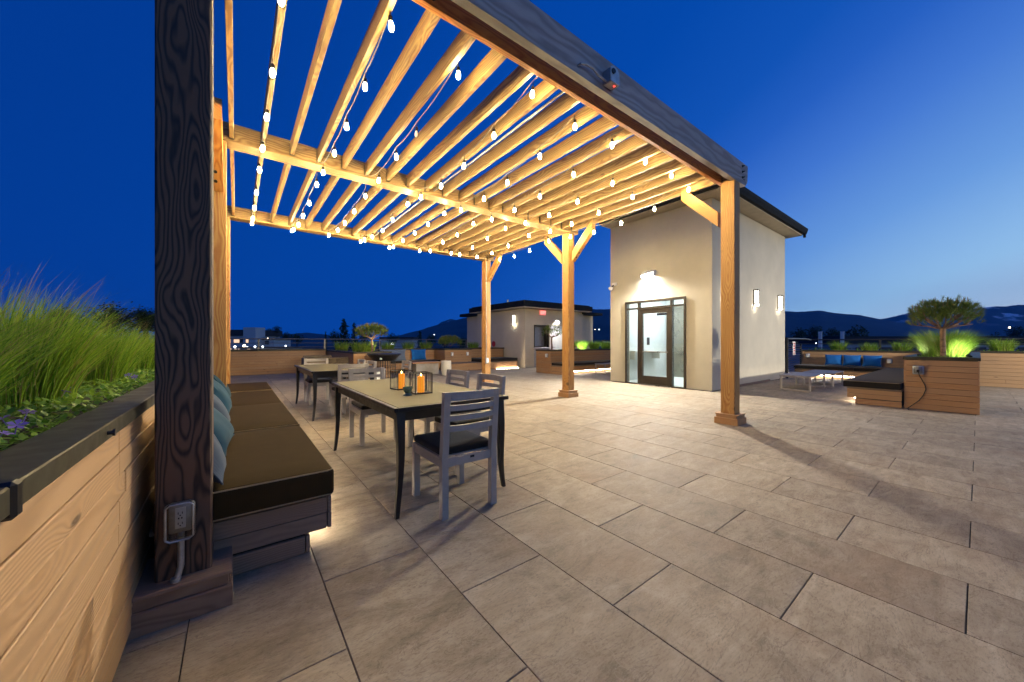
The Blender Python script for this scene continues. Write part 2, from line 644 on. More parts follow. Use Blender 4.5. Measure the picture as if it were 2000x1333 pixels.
def board(parent, name, p0, axis, length, w, t, mat, ch=.0025):
    """A sawn board whose local X runs along its length. p0 = its corner of least x, y, z in the world.
    axis x: w along z, t along y.  axis y: w along z, t along x.  axis z: w along x, t along y."""
    mb = MB().box(0, length, -t / 2, t / 2, -w / 2, w / 2, ch)
    me = mb.mesh(name, mat)
    x, y, z = p0
    if axis == 'x':
        loc, rot = (x, y + t / 2, z + w / 2), (0, 0, 0)
    elif axis == 'y':
        loc, rot = (x + t / 2, y, z + w / 2), (0, 0, math.pi / 2)
    else:
        loc, rot = (x + w / 2, y + t / 2, z), (0, -math.pi / 2, 0)
    L = wloc(parent) if parent else Vector((0, 0, 0))
    return put(name, me, parent, Vector(loc) - L, rot)


def plank_face(parent, side, at, a0, a1, z0, z1, rows, mat, breaks=(), name='plank', t=.018):
    """Horizontal boards on a vertical face; side '-x','+x','-y','+y' is the way the face looks, at = plane of the face."""
    h = (z1 - z0) / rows
    gap = .004
    for r in range(rows):
        cuts = [a0]
        if breaks:
            cuts += [a0 + (a1 - a0) * min(.93, max(.07, b + random.uniform(-.16, .16))) for b in breaks]
        cuts = sorted(cuts) + [a1]
        for i in range(len(cuts) - 1):
            s, e = cuts[i] + (.0015 if i else 0), cuts[i + 1] - (.0015 if i < len(cuts) - 2 else 0)
            pr = random.uniform(-.0016, .0016)
            z = z0 + r * h
            if side == '-x':
                board(parent, name, (at + pr, s, z), 'y', e - s, h - gap, t, mat)
            elif side == '+x':
                board(parent, name, (at - t + pr, s, z), 'y', e - s, h - gap, t, mat)
            elif side == '-y':
                board(parent, name, (s, at + pr, z), 'x', e - s, h - gap, t, mat)
            else:
                board(parent, name, (s, at - t + pr, z), 'x', e - s, h - gap, t, mat)


# ------------------------------------------------------------------ the deck and its tiles
PX = lambda k: k * .457 + 1.2261
PY = lambda j: j * .8859 + .9151
X_MIN, X_MAX, Y_MIN, Y_MAX = -1.6, 16.2, -8.2, 16.6
deck = structure('roof_deck', MB().box(X_MIN, X_MAX, Y_MIN, Y_MAX, -.30, -.012), 'joint')
sT, cT = math.sin(TH), math.cos(TH)


def cam_px(x, y, z):
    d = x * sT + y * cT
    r = x * cT - y * sT
    if d < .12:
        return None
    return 1000 + 701 * r / d, 668.9 - 701 * (z - CAM_H) / d


tiles = []
for k in range(-6, 33):
    for j in range(-11, 19):
        o = 0 if k % 2 == 0 else .5
        x0, x1 = PX(k) + .002, PX(k + 1) - .002
        y0, y1 = PY(j + o) + .0022, PY(j + o + 1) - .0022
        x0, x1, y0, y1 = max(x0, X_MIN), min(x1, X_MAX), max(y0, Y_MIN), min(y1, Y_MAX)
        if x1 - x0 < .03 or y1 - y0 < .03:
            continue
        pts = [cam_px(x0 + (x1 - x0) * a, y0 + (y1 - y0) * b, 0) for a in (0, .5, 1) for b in (0, .5, 1)]
        pts = [p for p in pts if p and -40 < p[0] < 2040 and p[1] < 1400]
        hidden = (x1 < -.27) or (x0 > 8.25 and x1 < 13 and y0 > 3.6 and y1 < 6.2) or (x0 > 14.55) or (y0 > 14.7)
        if not pts or hidden:
            area = 0
        else:
            d = min(math.hypot((x0 + x1) / 2, (y0 + y1) / 2), 99)
            area = 1.0 / d ** 3
        tiles.append((area, x0, x1, y0, y1))
tiles.sort(key=lambda t: -t[0])
rest = MB()
cache = {}
for i, (a, x0, x1, y0, y1) in enumerate(tiles):
    dz = random.uniform(-.0012, .0004)
    if i < 300 and a > 0:
        key = (round(x1 - x0, 3), round(y1 - y0, 3))
        if key not in cache:
            hx, hy = (x1 - x0) / 2, (y1 - y0) / 2
            cache[key] = MB().box(-hx, hx, -hy, hy, -.03, 0, .0015).mesh('tile', 'tile')
        put('tile', cache[key], deck, ((x0 + x1) / 2, (y0 + y1) / 2, dz))
    else:
        rest.box(x0, x1, y0, y1, -.03, dz)
stuff('tile', rest, 'tile', deck)
# edge of the building under the deck
structure('roof_edge', MB().box(X_MIN - .02, X_MAX + .02, Y_MIN - .02, Y_MAX + .02, -13, -.31), 'stucco2')

# ------------------------------------------------------------------ planters
CAP_T = .048


def planter(label, x0, x1, y0, y1, z, faces, mat='cedar', rows=9, zb=0.0, soil=True, cap_w=.12, breaks=None, capmat='cap'):
    t = thing('planter', label, 'planter', ((x0 + x1) / 2, (y0 + y1) / 2, 0))
    zc = z - CAP_T
    core = MB()
    e = .026
    core.box(x0 + e, x0 + e + .03, y0 + e, y1 - e, zb, zc)
    core.box(x1 - e - .03, x1 - e, y0 + e, y1 - e, zb, zc)
    core.box(x0 + e + .03, x1 - e - .03, y0 + e, y0 + e + .03, zb, zc)
    core.box(x0 + e + .03, x1 - e - .03, y1 - e - .03, y1 - e, zb, zc)
    part('liner', core, 'joint', t)
    for side in faces:
        if side[1] == 'x':
            at = x0 if side[0] == '-' else x1
            L = y1 - y0
            a0, a1 = y0, y1
        else:
            at = y0 if side[0] == '-' else y1
            L = x1 - x0
            a0, a1 = x0 + .022, x1 - .022
        n = max(0, int(L / 2.3))
        br = breaks if breaks is not None else [(i + 1) / (n + 1) for i in range(n)]
        plank_face(t, side, at, a0, a1, zb + .006, zc - .002, rows, mat, br)
    o = .010
    w = cap_w
    cap = MB()
    cap.box(x0 - o, x0 + w, y0 - o, y1 + o, zc, z, .003)
    cap.box(x1 - w, x1 + o, y0 - o, y1 + o, zc, z, .003)
    cap.box(x0 + w + .001, x1 - w - .001, y0 - o, y0 + w, zc, z, .003)
    cap.box(x0 + w + .001, x1 - w - .001, y1 - w, y1 + o, zc, z, .003)
    part('cap', cap, capmat, t)
    if soil:
        part('soil', MB().box(x0 + .06, x1 - .06, y0 + .06, y1 - .06, z - .14, z - .035), 'soil', t)
    return t


def led_strip(parent, x0, x1, y0, y1, z0, z1, mat='led_bright'):
    return part('led_strip', MB().box(x0, x1, y0, y1, z0, z1), mat, parent)


# left planter beside the near post; its boards are big in the picture
pl_left = planter('long planter of pale cedar boards with a dark metal cap, full of tall grass', -1.55, -.30, .75, 14.3, .845,
                  ['+x'], 'cedar_pale', 10, 0.03, True, .10, [.12, .30, .52, .75])
for y in (1.5, 3.6):
    part('screw', MB().tube([(-.288, y, .822), (-.276, y, .822)], .006, 8).tube([(-.277, y, .822), (-.272, y, .822)], .010, 8), 'black_metal', pl_left)
part('cap_joint', MB().box(-.402, -.284, .955, .985, .788, .851, .006), 'black_metal', pl_left)
pl_far = planter('low cedar parapet planter at the far end behind the bench and dining tables', -.28, 2.62, 14.55, 15.5, .835, ['-y'], 'cedar', 9)
pl_div = planter('dark sided planter with a pine, behind the wicker sofa', 2.66, 3.75, 10.9, 15.5, .80, ['-x', '-y'], 'cedar', 8)
pl_back = planter('cedar planter behind the grey and blue bench pillows', 3.79, 6.28, 13.2, 14.2, .83, ['-y'], 'cedar', 8)
pl_box = planter('square cedar planter with two outlets and a small dark pine', 6.32, 7.52, 12.42, 14.2, .83, ['-x', '-y'], 'cedar', 8)
pl_back2 = planter('cedar planter beside the small roof building, behind the black bench', 7.56, 9.55, 13.0, 14.2, .84, ['-y'], 'cedar', 8)
pl_mid = planter('cedar planter with a pine and bright grass left of the stair tower', 8.48, 13.0, 8.9, 9.62, .82, ['-x', '-y', '+y'], 'cedar', 9)
pl_right = planter('big orange cedar planter with a pine and glowing grass, an outlet on its end', 8.68, 14.45, -.01, .75, .845, ['-x', '+y'], 'cedar', 9)
pl_wall_a = planter('pale cedar planter behind the three blue pillows', 14.5, 15.35, .80, 3.5, .835, ['-x'], 'cedar_pale', 9)
pl_wall_b = planter('pale cedar planter running off to the right behind the pine', 14.5, 15.35, -7.4, .76, .865, ['-x'], 'cedar_pale', 9)


def bench(label, x0, x1, y0, y1, z, front, mat='cedar', plinth=.10, inset=.105, ends=(), led=True):
    """Timber bench: boarded box over a recessed plinth with a light strip under the lip."""
    t = thing('bench', label, 'bench', ((x0 + x1) / 2, (y0 + y1) / 2, 0))
    core = MB().box(x0 + .024, x1 - .024, y0 + .024, y1 - .024, plinth, z - .02)
    part('frame', core, 'joint', t)
    sx0, sx1, sy0, sy1 = x0, x1, y0, y1
    if front == '+x':
        sx1 = x1 - inset
    elif front == '-x':
        sx0 = x0 + inset
    elif front == '-y':
        sy0 = y0 + inset
    elif front == '+y':
        sy1 = y1 - inset
    part('plinth', MB().box(sx0 + .02, sx1 - .02, sy0 + .02, sy1 - .02, 0, plinth - .004), 'joint', t)
    for s in (front,) + tuple(ends):
        at = {'-x': x0, '+x': x1, '-y': y0, '+y': y1}[s]
        at2 = {'-x': sx0, '+x': sx1, '-y': sy0, '+y': sy1}[s]
        if s[1] == 'x':
            plank_face(t, s, at, y0, y1, plinth + .002, z - .02, 2, mat, [.3, .6] if y1 - y0 > 2.5 else ())
            plank_face(t, s, at2, sy0, sy1, .004, plinth - .006, 1, mat, [.45] if y1 - y0 > 2.5 else ())
        else:
            plank_face(t, s, at, x0 + .022, x1 - .022, plinth + .002, z - .02, 2, mat, [.3, .6] if x1 - x0 > 2.5 else ())
            plank_face(t, s, at2, sx0 + .022, sx1 - .022, .004, plinth - .006, 1, mat, [.45] if x1 - x0 > 2.5 else ())
    part('seat_board', MB().box(x0, x1, y0, y1, z - .018, z), 'cedar_old', t)
    if led:
        a, b = plinth - .016, plinth - .003
        if front == '+x':
            led_strip(t, sx1 + .018, sx1 + .030, sy0 + .12, sy1 - .12, a, b, 'led')
        elif front == '-x':
            led_strip(t, sx0 - .030, sx0 - .018, sy0 + .12, sy1 - .12, a, b)
        elif front == '-y':
            led_strip(t, sx0 + .12, sx1 - .12, sy0 - .030, sy0 - .018, a, b)
        elif front == '+y':
            led_strip(t, sx0 + .12, sx1 - .12, sy1 + .018, sy1 + .030, a, b)
    return t


bench_left = bench('long timber bench with brown cushions beside the near post', -.285, .40, 2.09, 7.15, .29, '+x', 'cedar_old', .10, .10, ('-y',))
bench_right = bench('cedar bench joined to the big orange planter', 8.62, 13.75, .765, 1.43, .285, '+y', 'cedar', .105, .105, ('-x',))
bench_back = bench('cedar bench under the three blue pillows', 13.8, 14.47, 1.46, 3.5, .26, '-x', 'cedar_pale', .10, .10)
bench_mid = bench('cedar bench in front of the grass planter left of the stair tower', 8.49, 12.9, 8.30, 8.885, .285, '-y', 'cedar', .10, .10, ('-x',))
bench_b1 = bench('dark cushioned bench under the grey and blue pillows, behind the tables', 3.80, 6.20, 12.55, 13.18, .34, '-y', 'cedar', .10, .08, (), False)
bench_b2 = bench('cedar bench with a black cushion below the box with two outlets', 6.22, 9.4, 11.82, 12.40, .30, '-y', 'cedar', .02, .01, (), False)
part('led_strip', MB().box(8.3, 9.4, 11.77, 11.79, .004, .016), 'led', bench_b2)


def cushion(label, x0, x1, y0, y1, z0, z1, mat='cushion', pipe='piping', group=None, bulge=.012):
    t = thing('seat_cushion', label, 'cushion', ((x0 + x1) / 2, (y0 + y1) / 2, z0), group)
    part('pad', MB().rbox(x0, x1, y0, y1, z0, z1, .020, 3, bulge, 7), mat, t)
    pts = lambda z: [(x0 + .006, y0 + .03, z), (x0 + .012, y0 + .012, z), (x0 + .03, y0 + .006, z), (x1 - .03, y0 + .006, z), (x1 - .012, y0 + .012, z), (x1 - .006, y0 + .03, z),
                     (x1 - .006, y1 - .03, z), (x1 - .012, y1 - .012, z), (x1 - .03, y1 - .006, z), (x0 + .03, y1 - .006, z), (x0 + .012, y1 - .012, z), (x0 + .006, y1 - .03, z), (x0 + .006, y0 + .03, z)]
    for z in (z1 - .006, z0 + .006):
        part('piping', MB().tube(pts(z), .0038, 6), pipe, t)
    return t


ys = [2.03, 3.29, 4.60, 5.94, 7.12]
for i, lab in enumerate(('brown bench cushion nearest the near post', 'second brown bench cushion from the near post', 'third brown bench cushion from the near post', 'brown bench cushion at the far end of the left bench')):
    cushion(lab, -.27, .405, ys[i] + .003, ys[i + 1] - .003, .291, .425 + (.006 if i % 2 else 0), 'cushion', 'piping', 'cushions on the left bench')
cushion('long black cushion on the bench joined to the orange planter', 8.59, 13.72, .775, 1.48, .286, .405, 'cushion_dark', 'piping', 'cushions in the right corner')
cushion('dark cushion under two of the blue pillows, at the gate end', 13.76, 14.46, 2.16, 3.52, .261, .375, 'cushion_dark', 'piping', 'cushions in the right corner')
cushion('dark cushion in the corner under one of the blue pillows', 13.76, 14.46, 1.49, 2.15, .261, .375, 'cushion_dark', 'piping', 'cushions in the right corner')
cushion('black cushion on the bench left of the stair tower', 8.52, 12.85, 8.27, 8.88, .286, .385, 'cushion_dark', 'piping')
cushion('thin dark cushion on the far bench with grey and blue pillows', 3.82, 6.2, 12.52, 13.15, .341, .40, 'cushion_dark', 'cushion_dark')
cushion('black cushion on the far bench beside the box with two outlets', 7.56, 9.38, 11.8, 12.95, .301, .43, 'cushion_dark', 'cushion_dark')


def pillow_mesh(w, h, t, n=12):
    vs, fs = [], []
    for s in (1, -1):
        o = len(vs)
        for i in range(n + 1):
            for j in range(n + 1):
                u, v = -1 + 2 * i / n, -1 + 2 * j / n
                k = (max(0, 1 - u * u) * max(0, 1 - v * v)) ** .42
                pin = 1 - .09 * (1 - abs(u) ** 2) * abs(v) ** 4
                pin2 = 1 - .09 * (1 - abs(v) ** 2) * abs(u) ** 4
                wr = .004 * math.sin(7 * u + 3 * v) * k
                vs.append((u * w / 2 * pin2, s * (k * t / 2 + wr), v * h / 2 * pin))
        for i in range(n):
            for j in range(n):
                a = o + i * (n + 1) + j
                fs.append((a, a + 1, a + n + 2, a + n + 1))
    mb = MB().add(vs, fs, True)
    edge = []
    for k in range(4 * n):
        q, r = divmod(k, n)
        u, v = [(-1 + 2 * r / n, -1), (1, -1 + 2 * r / n), (1 - 2 * r / n, 1), (-1, 1 - 2 * r / n)][q]
        pin = 1 - .09 * (1 - abs(u) ** 2) * abs(v) ** 4
        pin2 = 1 - .09 * (1 - abs(v) ** 2) * abs(u) ** 4
        edge.append((u * w / 2 * pin2, 0, v * h / 2 * pin))
    edge.append(edge[0])
    return mb, edge


def pillow(label, loc, rot, w, h, t, mat, pipe, group):
    th = thing('pillow', label, 'pillow', (0, 0, 0), group)
    mb, edge = pillow_mesh(w, h, t)
    part('cover', mb, mat, th)
    part('piping', MB().tube(edge, .004, 6, True, False), pipe, th)
    th.location, th.rotation_euler = loc, rot
    return th


pil = [(2.27, 'slate_blue', 'grey-blue pillow nearest the near post on the left bench', -30), (2.80, 'blue', 'teal blue pillow second from the near post on the left bench', -38),
       (3.47, 'slate_blue', 'pale grey-blue pillow in the middle of the left bench row', -33), (4.24, 'blue', 'teal blue pillow fourth from the near post on the left bench', -30), (4.98, 'blue', 'teal blue pillow at the far end of the left bench row', -28)]
for i, (y, m_, lab, an) in enumerate(pil):
    pillow(lab, (-.155 + .012 * (i % 2), y, .595), (math.radians(an), math.radians((3, -4, 2, -2, 3)[i]), math.radians(90 + (4, -5, 3, 0, -3)[i])), .44, .37, .15, m_, m_, 'pillows along the left bench')
for y, lab, rx in ((2.68, 'royal blue pillow nearest the gate, leaning on the pale planter', 6), (2.27, 'royal blue pillow in the middle of three on the pale bench', 2), (1.85, 'royal blue pillow nearest the pine, right of the other two', -3)):
    pillow(lab, (14.33, y, .545), (math.radians(-17), 0, math.radians(-90 + rx)), .40, .34, .14, 'royal', 'pale_piping', 'blue pillows in the right corner')
pillow('large slate grey pillow on the far bench behind the dining table', (4.55, 13.08, .60), (math.radians(-8), 0, 0), 1.0, .42, .12, 'greyblue', 'greyblue', 'pillows on the far bench')
pillow('dark blue pillow on the far bench, beside the grey one', (5.55, 13.08, .60), (math.radians(-8), 0, 0), .60, .42, .12, 'royal', 'royal', 'pillows on the far bench')

# ------------------------------------------------------------------ pergola
PG = thing('pergola', 'large timber pergola strung with lights over the dining tables', 'pergola', (2.5, 5, 0))
B0, B1 = 3.225, 3.42      # underside and top of the beams


def post(x, y, z1, mat, name='post', w=.17):
    me = MB().box(0, z1, -w / 2, w / 2, -w / 2, w / 2, .006).mesh(name, mat)
    return put(name, me, PG, Vector((x + w / 2, y + w / 2, 0)) - wloc(PG), (0, -math.pi / 2, 0))


near_post = post(-.25, 1.94, 3.53, 'dark_post')
near_post['label'] = 'near post with dark weathered grain'
post(-.25, 4.89, B0 - .002, 'post_fir')
post(-.25, 7.84, B0 - .002, 'post_fir')
fp = post(5.15, 1.94, 3.20, 'post_fir')
part('post_tongue', MB().box(5.16, 5.31, 2.004, 2.102, 3.201, 3.52, .003), 'post_fir', PG)
post(5.15, 4.89, B0 - .002, 'post_fir')
post(5.15, 7.84, B0 - .002, 'post_fir')
for (x, y) in ((-.25, 1.94), (-.25, 4.89), (-.25, 7.84), (5.15, 1.94), (5.15, 4.89), (5.15, 7.84)):
    if x < 0 and y > 2:
        continue
    mat = 'cedar_old' if x < 0 else 'cedar'
    near = x < 0
    a, b, h0, h1 = (.058, .040, .082, .135) if not near else (.070, .056, .085, .145)
    pm = MB().box(x - a, x + .17 + a, y - a, y + .17 + a, 0, h0, .003)
    o = part('plinth', pm, mat, PG)
    part('collar', MB().box(x - b, x + .17 + b, y - b, y + .17 + b, h0 + .001, h1 - .016, .002), mat, o)
    part('ledge', MB().box(x - b - .012, x + .182 + b, y - b - .012, y + .182 + b, h1 - .015, h1, .002), mat, o)

outer = MB().prism([(0, 3.203), (5.50, 3.203), (5.56, 3.275), (5.575, 3.44), (5.575, 3.492), (0, 3.492)], 'y', -.0325, .0325)
outer.v = [(x - 0, y, z - 3.35) for x, y, z in outer.v]
ob = put('beam', outer.mesh('beam', 'grey_fir'), PG, Vector((-.0, 1.968, 3.35)) - wloc(PG))
ob['label'] = 'grey weathered outer front beam'
# a short length of the same beam carried to the near post
board(PG, 'beam', (-.45, 1.9355, 3.203), 'x', .449, .289, .065, 'grey_fir')
board(PG, 'beam', (-.45, 2.112, 3.21), 'x', 5.95, .235, .045, 'red_fir_bounce')
board(PG, 'beam', (-.45, 4.87, B0), 'x', 5.86, B1 - B0, .205, 'fir')
board(PG, 'beam', (-.45, 7.82, B0), 'x', 5.86, B1 - B0, .205, 'fir')
rx = [-.058 + .2768 * i for i in range(20)]
for i, x in enumerate(rx):
    board(PG, 'rafter', (x, 2.160, 3.252), 'y', 2.707, .150, .040, 'fir')
    board(PG, 'rafter', (x, 5.078, 3.252), 'y', 2.739, .150, .040, 'fir')
    for yb in (4.842, 7.792):
        part('joist_hanger', MB().box(x - .0035, x - .0008, yb, yb + .027, 3.25, 3.36).box(x + .0408, x + .0435, yb, yb + .027, 3.25, 3.36).box(x - .0035, x + .0435, yb, yb + .027, 3.2475, 3.2505), 'bronze', PG)


def brace(x, y, s, xw=.09, mat='post_fir'):
    """Knee brace rising from a post's face at y in the direction s (+1/-1 along Y)."""
    L = .86
    me = MB().prism([(0, -.07), (L - .14, -.07), (L, .07), (.14, .07)], 'y', -xw / 2, xw / 2).mesh('brace', mat)
    o = put('brace', me, PG, Vector((x + .085, y, 2.70)) - wloc(PG), (0, -math.radians(45), math.radians(90) if s > 0 else math.radians(-90)))
    for k in (.11, .21):
        cy, cz = y + s * (k * .7071 + .0495), 2.70 + k * .7071 - .0495
        part('bolt', MB().tube([(x + .085, cy - s * .002, cz + .002), (x + .085, cy + s * .006, cz - .006)], .016, 10), 'bronze', PG)
    return o


brace(5.15, 2.113, 1)
brace(5.15, 4.887, -1)
brace(5.15, 5.063, 1)
brace(5.15, 7.837, -1)
brace(-.25, 4.887, -1, .12, 'red_fir_bounce')
brace(-.25, 5.063, 1)
brace(-.25, 7.837, -1)
for x in (5.22, ):
    for k in range(3):
        z = 3.29 + k * .075
        part('bolt', MB().tube([(5.385, 1.936, z), (5.385, 1.905, z - .002)], .009, 8).tube([(5.385, 1.934, z), (5.385, 1.926, z)], .017, 6), 'black_metal', PG)
part('bolt', MB().tube([(.99, 2.113, 3.262), (.99, 2.085, 3.262)], .017, 10), 'bronze', PG)
part('conduit', MB().tube([(2.30, 2.17, 3.30), (2.30, 4.86, 3.30)], .012, 10).tube([(2.30, 5.09, 3.30), (2.30, 7.80, 3.30)], .012, 10), 'galv', PG)
for z in (2.2, 1.1, .6):
    pass

# string lights: bulbs (y, z) for each cord at x
ROWS = {
    .215: [(2.55, 3.13), (3.20, 3.08), (3.82, 3.06), (4.46, 3.06), (5.06, 3.07), (5.83, 3.06), (6.51, 3.06), (7.09, 3.06), (7.45, 3.08)],
    .81: [(2.36, 3.16), (2.96, 3.10), (3.56, 3.07), (4.08, 3.04), (4.69, 3.07), (5.10, 3.07), (5.70, 3.02), (6.27, 3.00), (6.78, 3.00), (7.40, 3.07), (7.66, 3.12)],
    1.40: [(2.52, 3.20), (3.36, 3.12), (3.91, 3.12), (4.52, 3.08), (5.10, 3.07), (5.68, 3.03), (6.26, 3.01), (6.77, 3.02), (7.55, 3.12)],
    2.02: [(2.34, 3.21), (2.92, 3.12), (3.51, 3.05), (4.07, 3.02), (4.69, 3.08), (5.17, 3.13), (5.81, 3.07), (6.32, 3.02), (6.92, 3.05), (7.42, 3.10), (7.70, 3.14)],
    2.62: [(2.40, 3.18), (2.91, 3.10), (3.50, 3.02), (4.02, 2.99), (4.64, 3.02), (5.17, 3.12), (5.78, 3.11), (6.36, 3.10), (6.95, 3.09), (7.50, 3.08), (7.74, 3.12)],
    3.24: [(2.43, 3.22), (2.99, 3.11), (3.60, 3.04), (4.15, 3.02), (4.75, 3.04), (5.30, 3.12), (5.87, 3.06), (6.45, 3.05), (7.04, 3.00), (7.58, 3.11)],
    3.85: [(2.41, 3.22), (2.88, 3.13), (3.48, 3.08), (4.06, 3.05), (4.64, 3.08), (5.20, 3.13), (5.79, 3.09), (6.34, 3.02), (6.87, 2.98), (7.26, 3.09)],
    4.44: [(2.41, 3.22), (2.98, 3.13), (3.58, 3.08), (4.14, 3.05), (4.66, 3.05), (5.25, 3.12), (5.9, 3.06), (6.5, 3.03), (7.1, 3.06)],
    5.03: [(2.48, 3.22), (3.00, 3.10), (3.59, 3.04), (4.16, 3.03), (4.72, 3.08), (5.32, 3.13), (5.92, 3.06), (6.46, 3.04), (7.03, 3.07)],
}
bm_lit = MB().lathe([(0.0, -.032), (.009, -.029), (.0155, -.018), (.0175, -.003), (.0145, .013), (.010, .025), (.009, .032)], 0, 0, 8).mesh('bulb', 'bulb')
bm_off = MB().lathe([(0.0, -.032), (.009, -.029), (.0155, -.018), (.0175, -.003), (.0145, .013), (.010, .025), (.009, .032)], 0, 0, 8).mesh('bulb', 'bulb_off')
sk = MB().lathe([(.0135, .028), (.0135, .062), (.006, .070), (.004, .074)], 0, 0, 8).tube([(0, 0, .07), (0, 0, .112)], .0028, 6).mesh('socket', 'black_metal')
ordw = ['first', 'second', 'third', 'fourth', 'fifth', 'sixth', 'seventh', 'eighth', 'ninth']
for i, (x, bl) in enumerate(ROWS.items()):
    lab = ('string of lit bulbs under the pergola, nearest the left bench' if i == 0 else
           'string of lit bulbs under the pergola with one unlit bulb' if i == 2 else
           'string of lit bulbs under the pergola, nearest the stair tower' if i == 8 else
           f'{ordw[i]} string of lit bulbs from the left under the pergola')
    st = thing('string_light', lab, 'string lights', (x, 5, 3.3), 'light strings under the pergola')
    segs = []
    cur = [(x, 2.17, 3.345)]
    for (y, z) in bl:
        if y > 4.98 and cur and cur[-1][1] < 4.98:
            cur.append((x, 4.86, 3.262))
            cur.append((x, 4.96, 3.218))
            cur.append((x, 5.09, 3.262))
        cur.append((x, y, z + .112))
    cur.append((x, 7.81, 3.30))
    fine = []
    for a, b in zip(cur[:-1], cur[1:]):
        for k in range(4):
            u = k / 4
            sag = -.028 * 4 * u * (1 - u) * min(1, abs(b[1] - a[1]) / .6)
            fine.append((a[0], a[1] + (b[1] - a[1]) * u, a[2] + (b[2] - a[2]) * u + sag))
    fine.append(cur[-1])
    part('cord', MB().tube(fine, .0042, 5), 'cable', st)
    for j, (y, z) in enumerate(bl):
        off = (i == 2 and j == 1)
        b = put('bulb', bm_off if off else bm_lit, st, Vector((x, y, z)) - wloc(st), (random.uniform(-.08, .08), random.uniform(-.08, .08), 0))
        if off:
            b['label'] = 'bulb that is not lit'
        put('socket', sk, b)

# emergency lamp on the outer beam
em = thing('emergency_light', 'grey emergency lamp with a conduit on the outer front beam', 'lamp', (2.50, 1.93, 3.33))
part('housing', MB().prism([(2.455, 3.25), (2.575, 3.25), (2.575, 3.33), (2.55, 3.375), (2.49, 3.385), (2.455, 3.36)], 'y', 1.855, 1.933), 'galv', em)
part('lens_cover', MB().prism([(2.465, 3.2445), (2.565, 3.2445), (2.565, 3.249), (2.465, 3.249)], 'y', 1.862, 1.93), 'white', em)
part('eye', MB().tube([(2.49, 1.856, 3.335), (2.488, 1.846, 3.335)], .022, 14), 'black_metal', em)
part('indicator', MB().box(2.53, 2.54, 1.875, 1.885, 3.240, 3.2442), 'redled', em)
part('conduit', MB().tube([(2.15, 1.934, 3.27), (2.15, 1.91, 3.272), (2.20, 1.905, 3.29), (2.29, 1.905, 3.30), (2.37, 1.905, 3.27), (2.44, 1.90, 3.262), (2.456, 1.90, 3.262)], .009, 8), 'galv', em)

# outlet on the near post
ot = thing('outdoor_outlet', 'power outlet under a clear cover on the near dark post', 'outlet', (-.172, 1.93, .38))
part('box', MB().rbox(-.208, -.137, 1.905, 1.938, .332, .447, .008, 2), 'galv', ot)
part('faceplate', MB().box(-.188, -.157, 1.900, 1.9045, .352, .432, .001), 'white', ot)
sl = MB()
for zc in (.372, .412):
    for dx in (-.006, .006):
        sl.box(-.1725 + dx - .0012, -.1725 + dx + .0012, 1.8985, 1.8998, zc - .004, zc + .004)
    sl.box(-.1745, -.1705, 1.8985, 1.8998, zc - .011, zc - .007)
sl.box(-.179, -.175, 1.8985, 1.8998, .389, .395)
sl.box(-.170, -.166, 1.8985, 1.8998, .389, .395)
part('slots', sl, 'black_metal', ot)
part('cover', MB().rbox(-.219, -.126, 1.872, 1.908, .312, .458, .016, 3), 'clear_plastic', ot)
part('cover_rim', MB().tube([(-.212, 1.874, .325), (-.212, 1.874, .445), (-.200, 1.874, .455), (-.145, 1.874, .455), (-.133, 1.874, .445), (-.133, 1.874, .325), (-.145, 1.874, .315), (-.200, 1.874, .315), (-.212, 1.874, .325)], .0035, 6), 'galv', ot)
part('conduit', MB().tube([(-.172, 1.915, .335), (-.172, 1.915, .20), (-.180, 1.908, .165), (-.186, 1.905, .147)], .0105, 10).tube([(-.185, 1.905, .162), (-.187, 1.904, .147)], .016, 10), 'galv', ot)

# outlet with its cord on the big right planter
oc = thing('outdoor_outlet', 'grey outlet box with a black cord on the orange planter', 'outlet', (8.66, .58, .63))
part('box', MB().rbox(8.615, 8.676, .528, .652, .566, .702, .012, 2), 'galv', oc)
part('cover', MB().rbox(8.598, 8.616, .545, .632, .585, .685, .008, 2), 'clear_plastic', oc)
part('plug', MB().box(8.60, 8.614, .575, .605, .60, .64, .004), 'black_metal', oc)
part('cord', MB().tube([(8.61, .585, .60), (8.60, .575, .55), (8.64, .55, .48), (8.655, .52, .40), (8.655, .51, .33), (8.65, .535, .24), (8.64, .58, .15), (8.62, .64, .08), (8.60, .69, .025), (8.58, .70, .008), (8.5, .68, .006)], .006, 8), 'black_metal', oc)


def small_outlet(label, x, y, z, axis, group=None):
    t = thing('outdoor_outlet', label, 'outlet', (x, y, z), group)
    if axis == 'x':
        part('box', MB().rbox(x - .045, x - .002, y - .055, y + .055, z - .065, z + .065, .012, 2), 'galv', t)
        part('cover', MB().rbox(x - .058, x - .046, y - .04, y + .04, z - .05, z + .05, .005, 2), 'white', t)
    else:
        part('box', MB().rbox(x - .05, x + .05, y - .04, y - .002, z - .075, z + .075, .01, 2), 'galv', t)
        part('cover', MB().rbox(x - .035, x + .035, y - .05, y - .041, z - .055, z + .055, .004, 2), 'white', t)


small_outlet('round edged outlet box left of the blue pillows, beside the gate', 14.50, 3.33, .655, 'x')
small_outlet('outlet box on the pale planks right of the blue pillows', 14.50, 1.52, .55, 'x')
small_outlet('left outlet of two on the far square planter', 6.62, 12.42, .62, 'y', 'outlets on the far planter')
small_outlet('right outlet of two on the far square planter', 7.30, 12.42, .62, 'y', 'outlets on the far planter')
small_outlet('outlet on the end planks of the planter left of the stair tower', 8.48, 9.05, .62, 'x')
small_outlet('white outlet box low on the rear post of the pergola', 5.19, 7.84, .60, 'y')
solo('conduit', MB().tube([(5.172, 7.828, .67), (5.172, 7.828, 3.2)], .009, 8), 'galv', 'thin conduit climbing the rear right pergola post', 'conduit', (5.172, 7.828, 0))

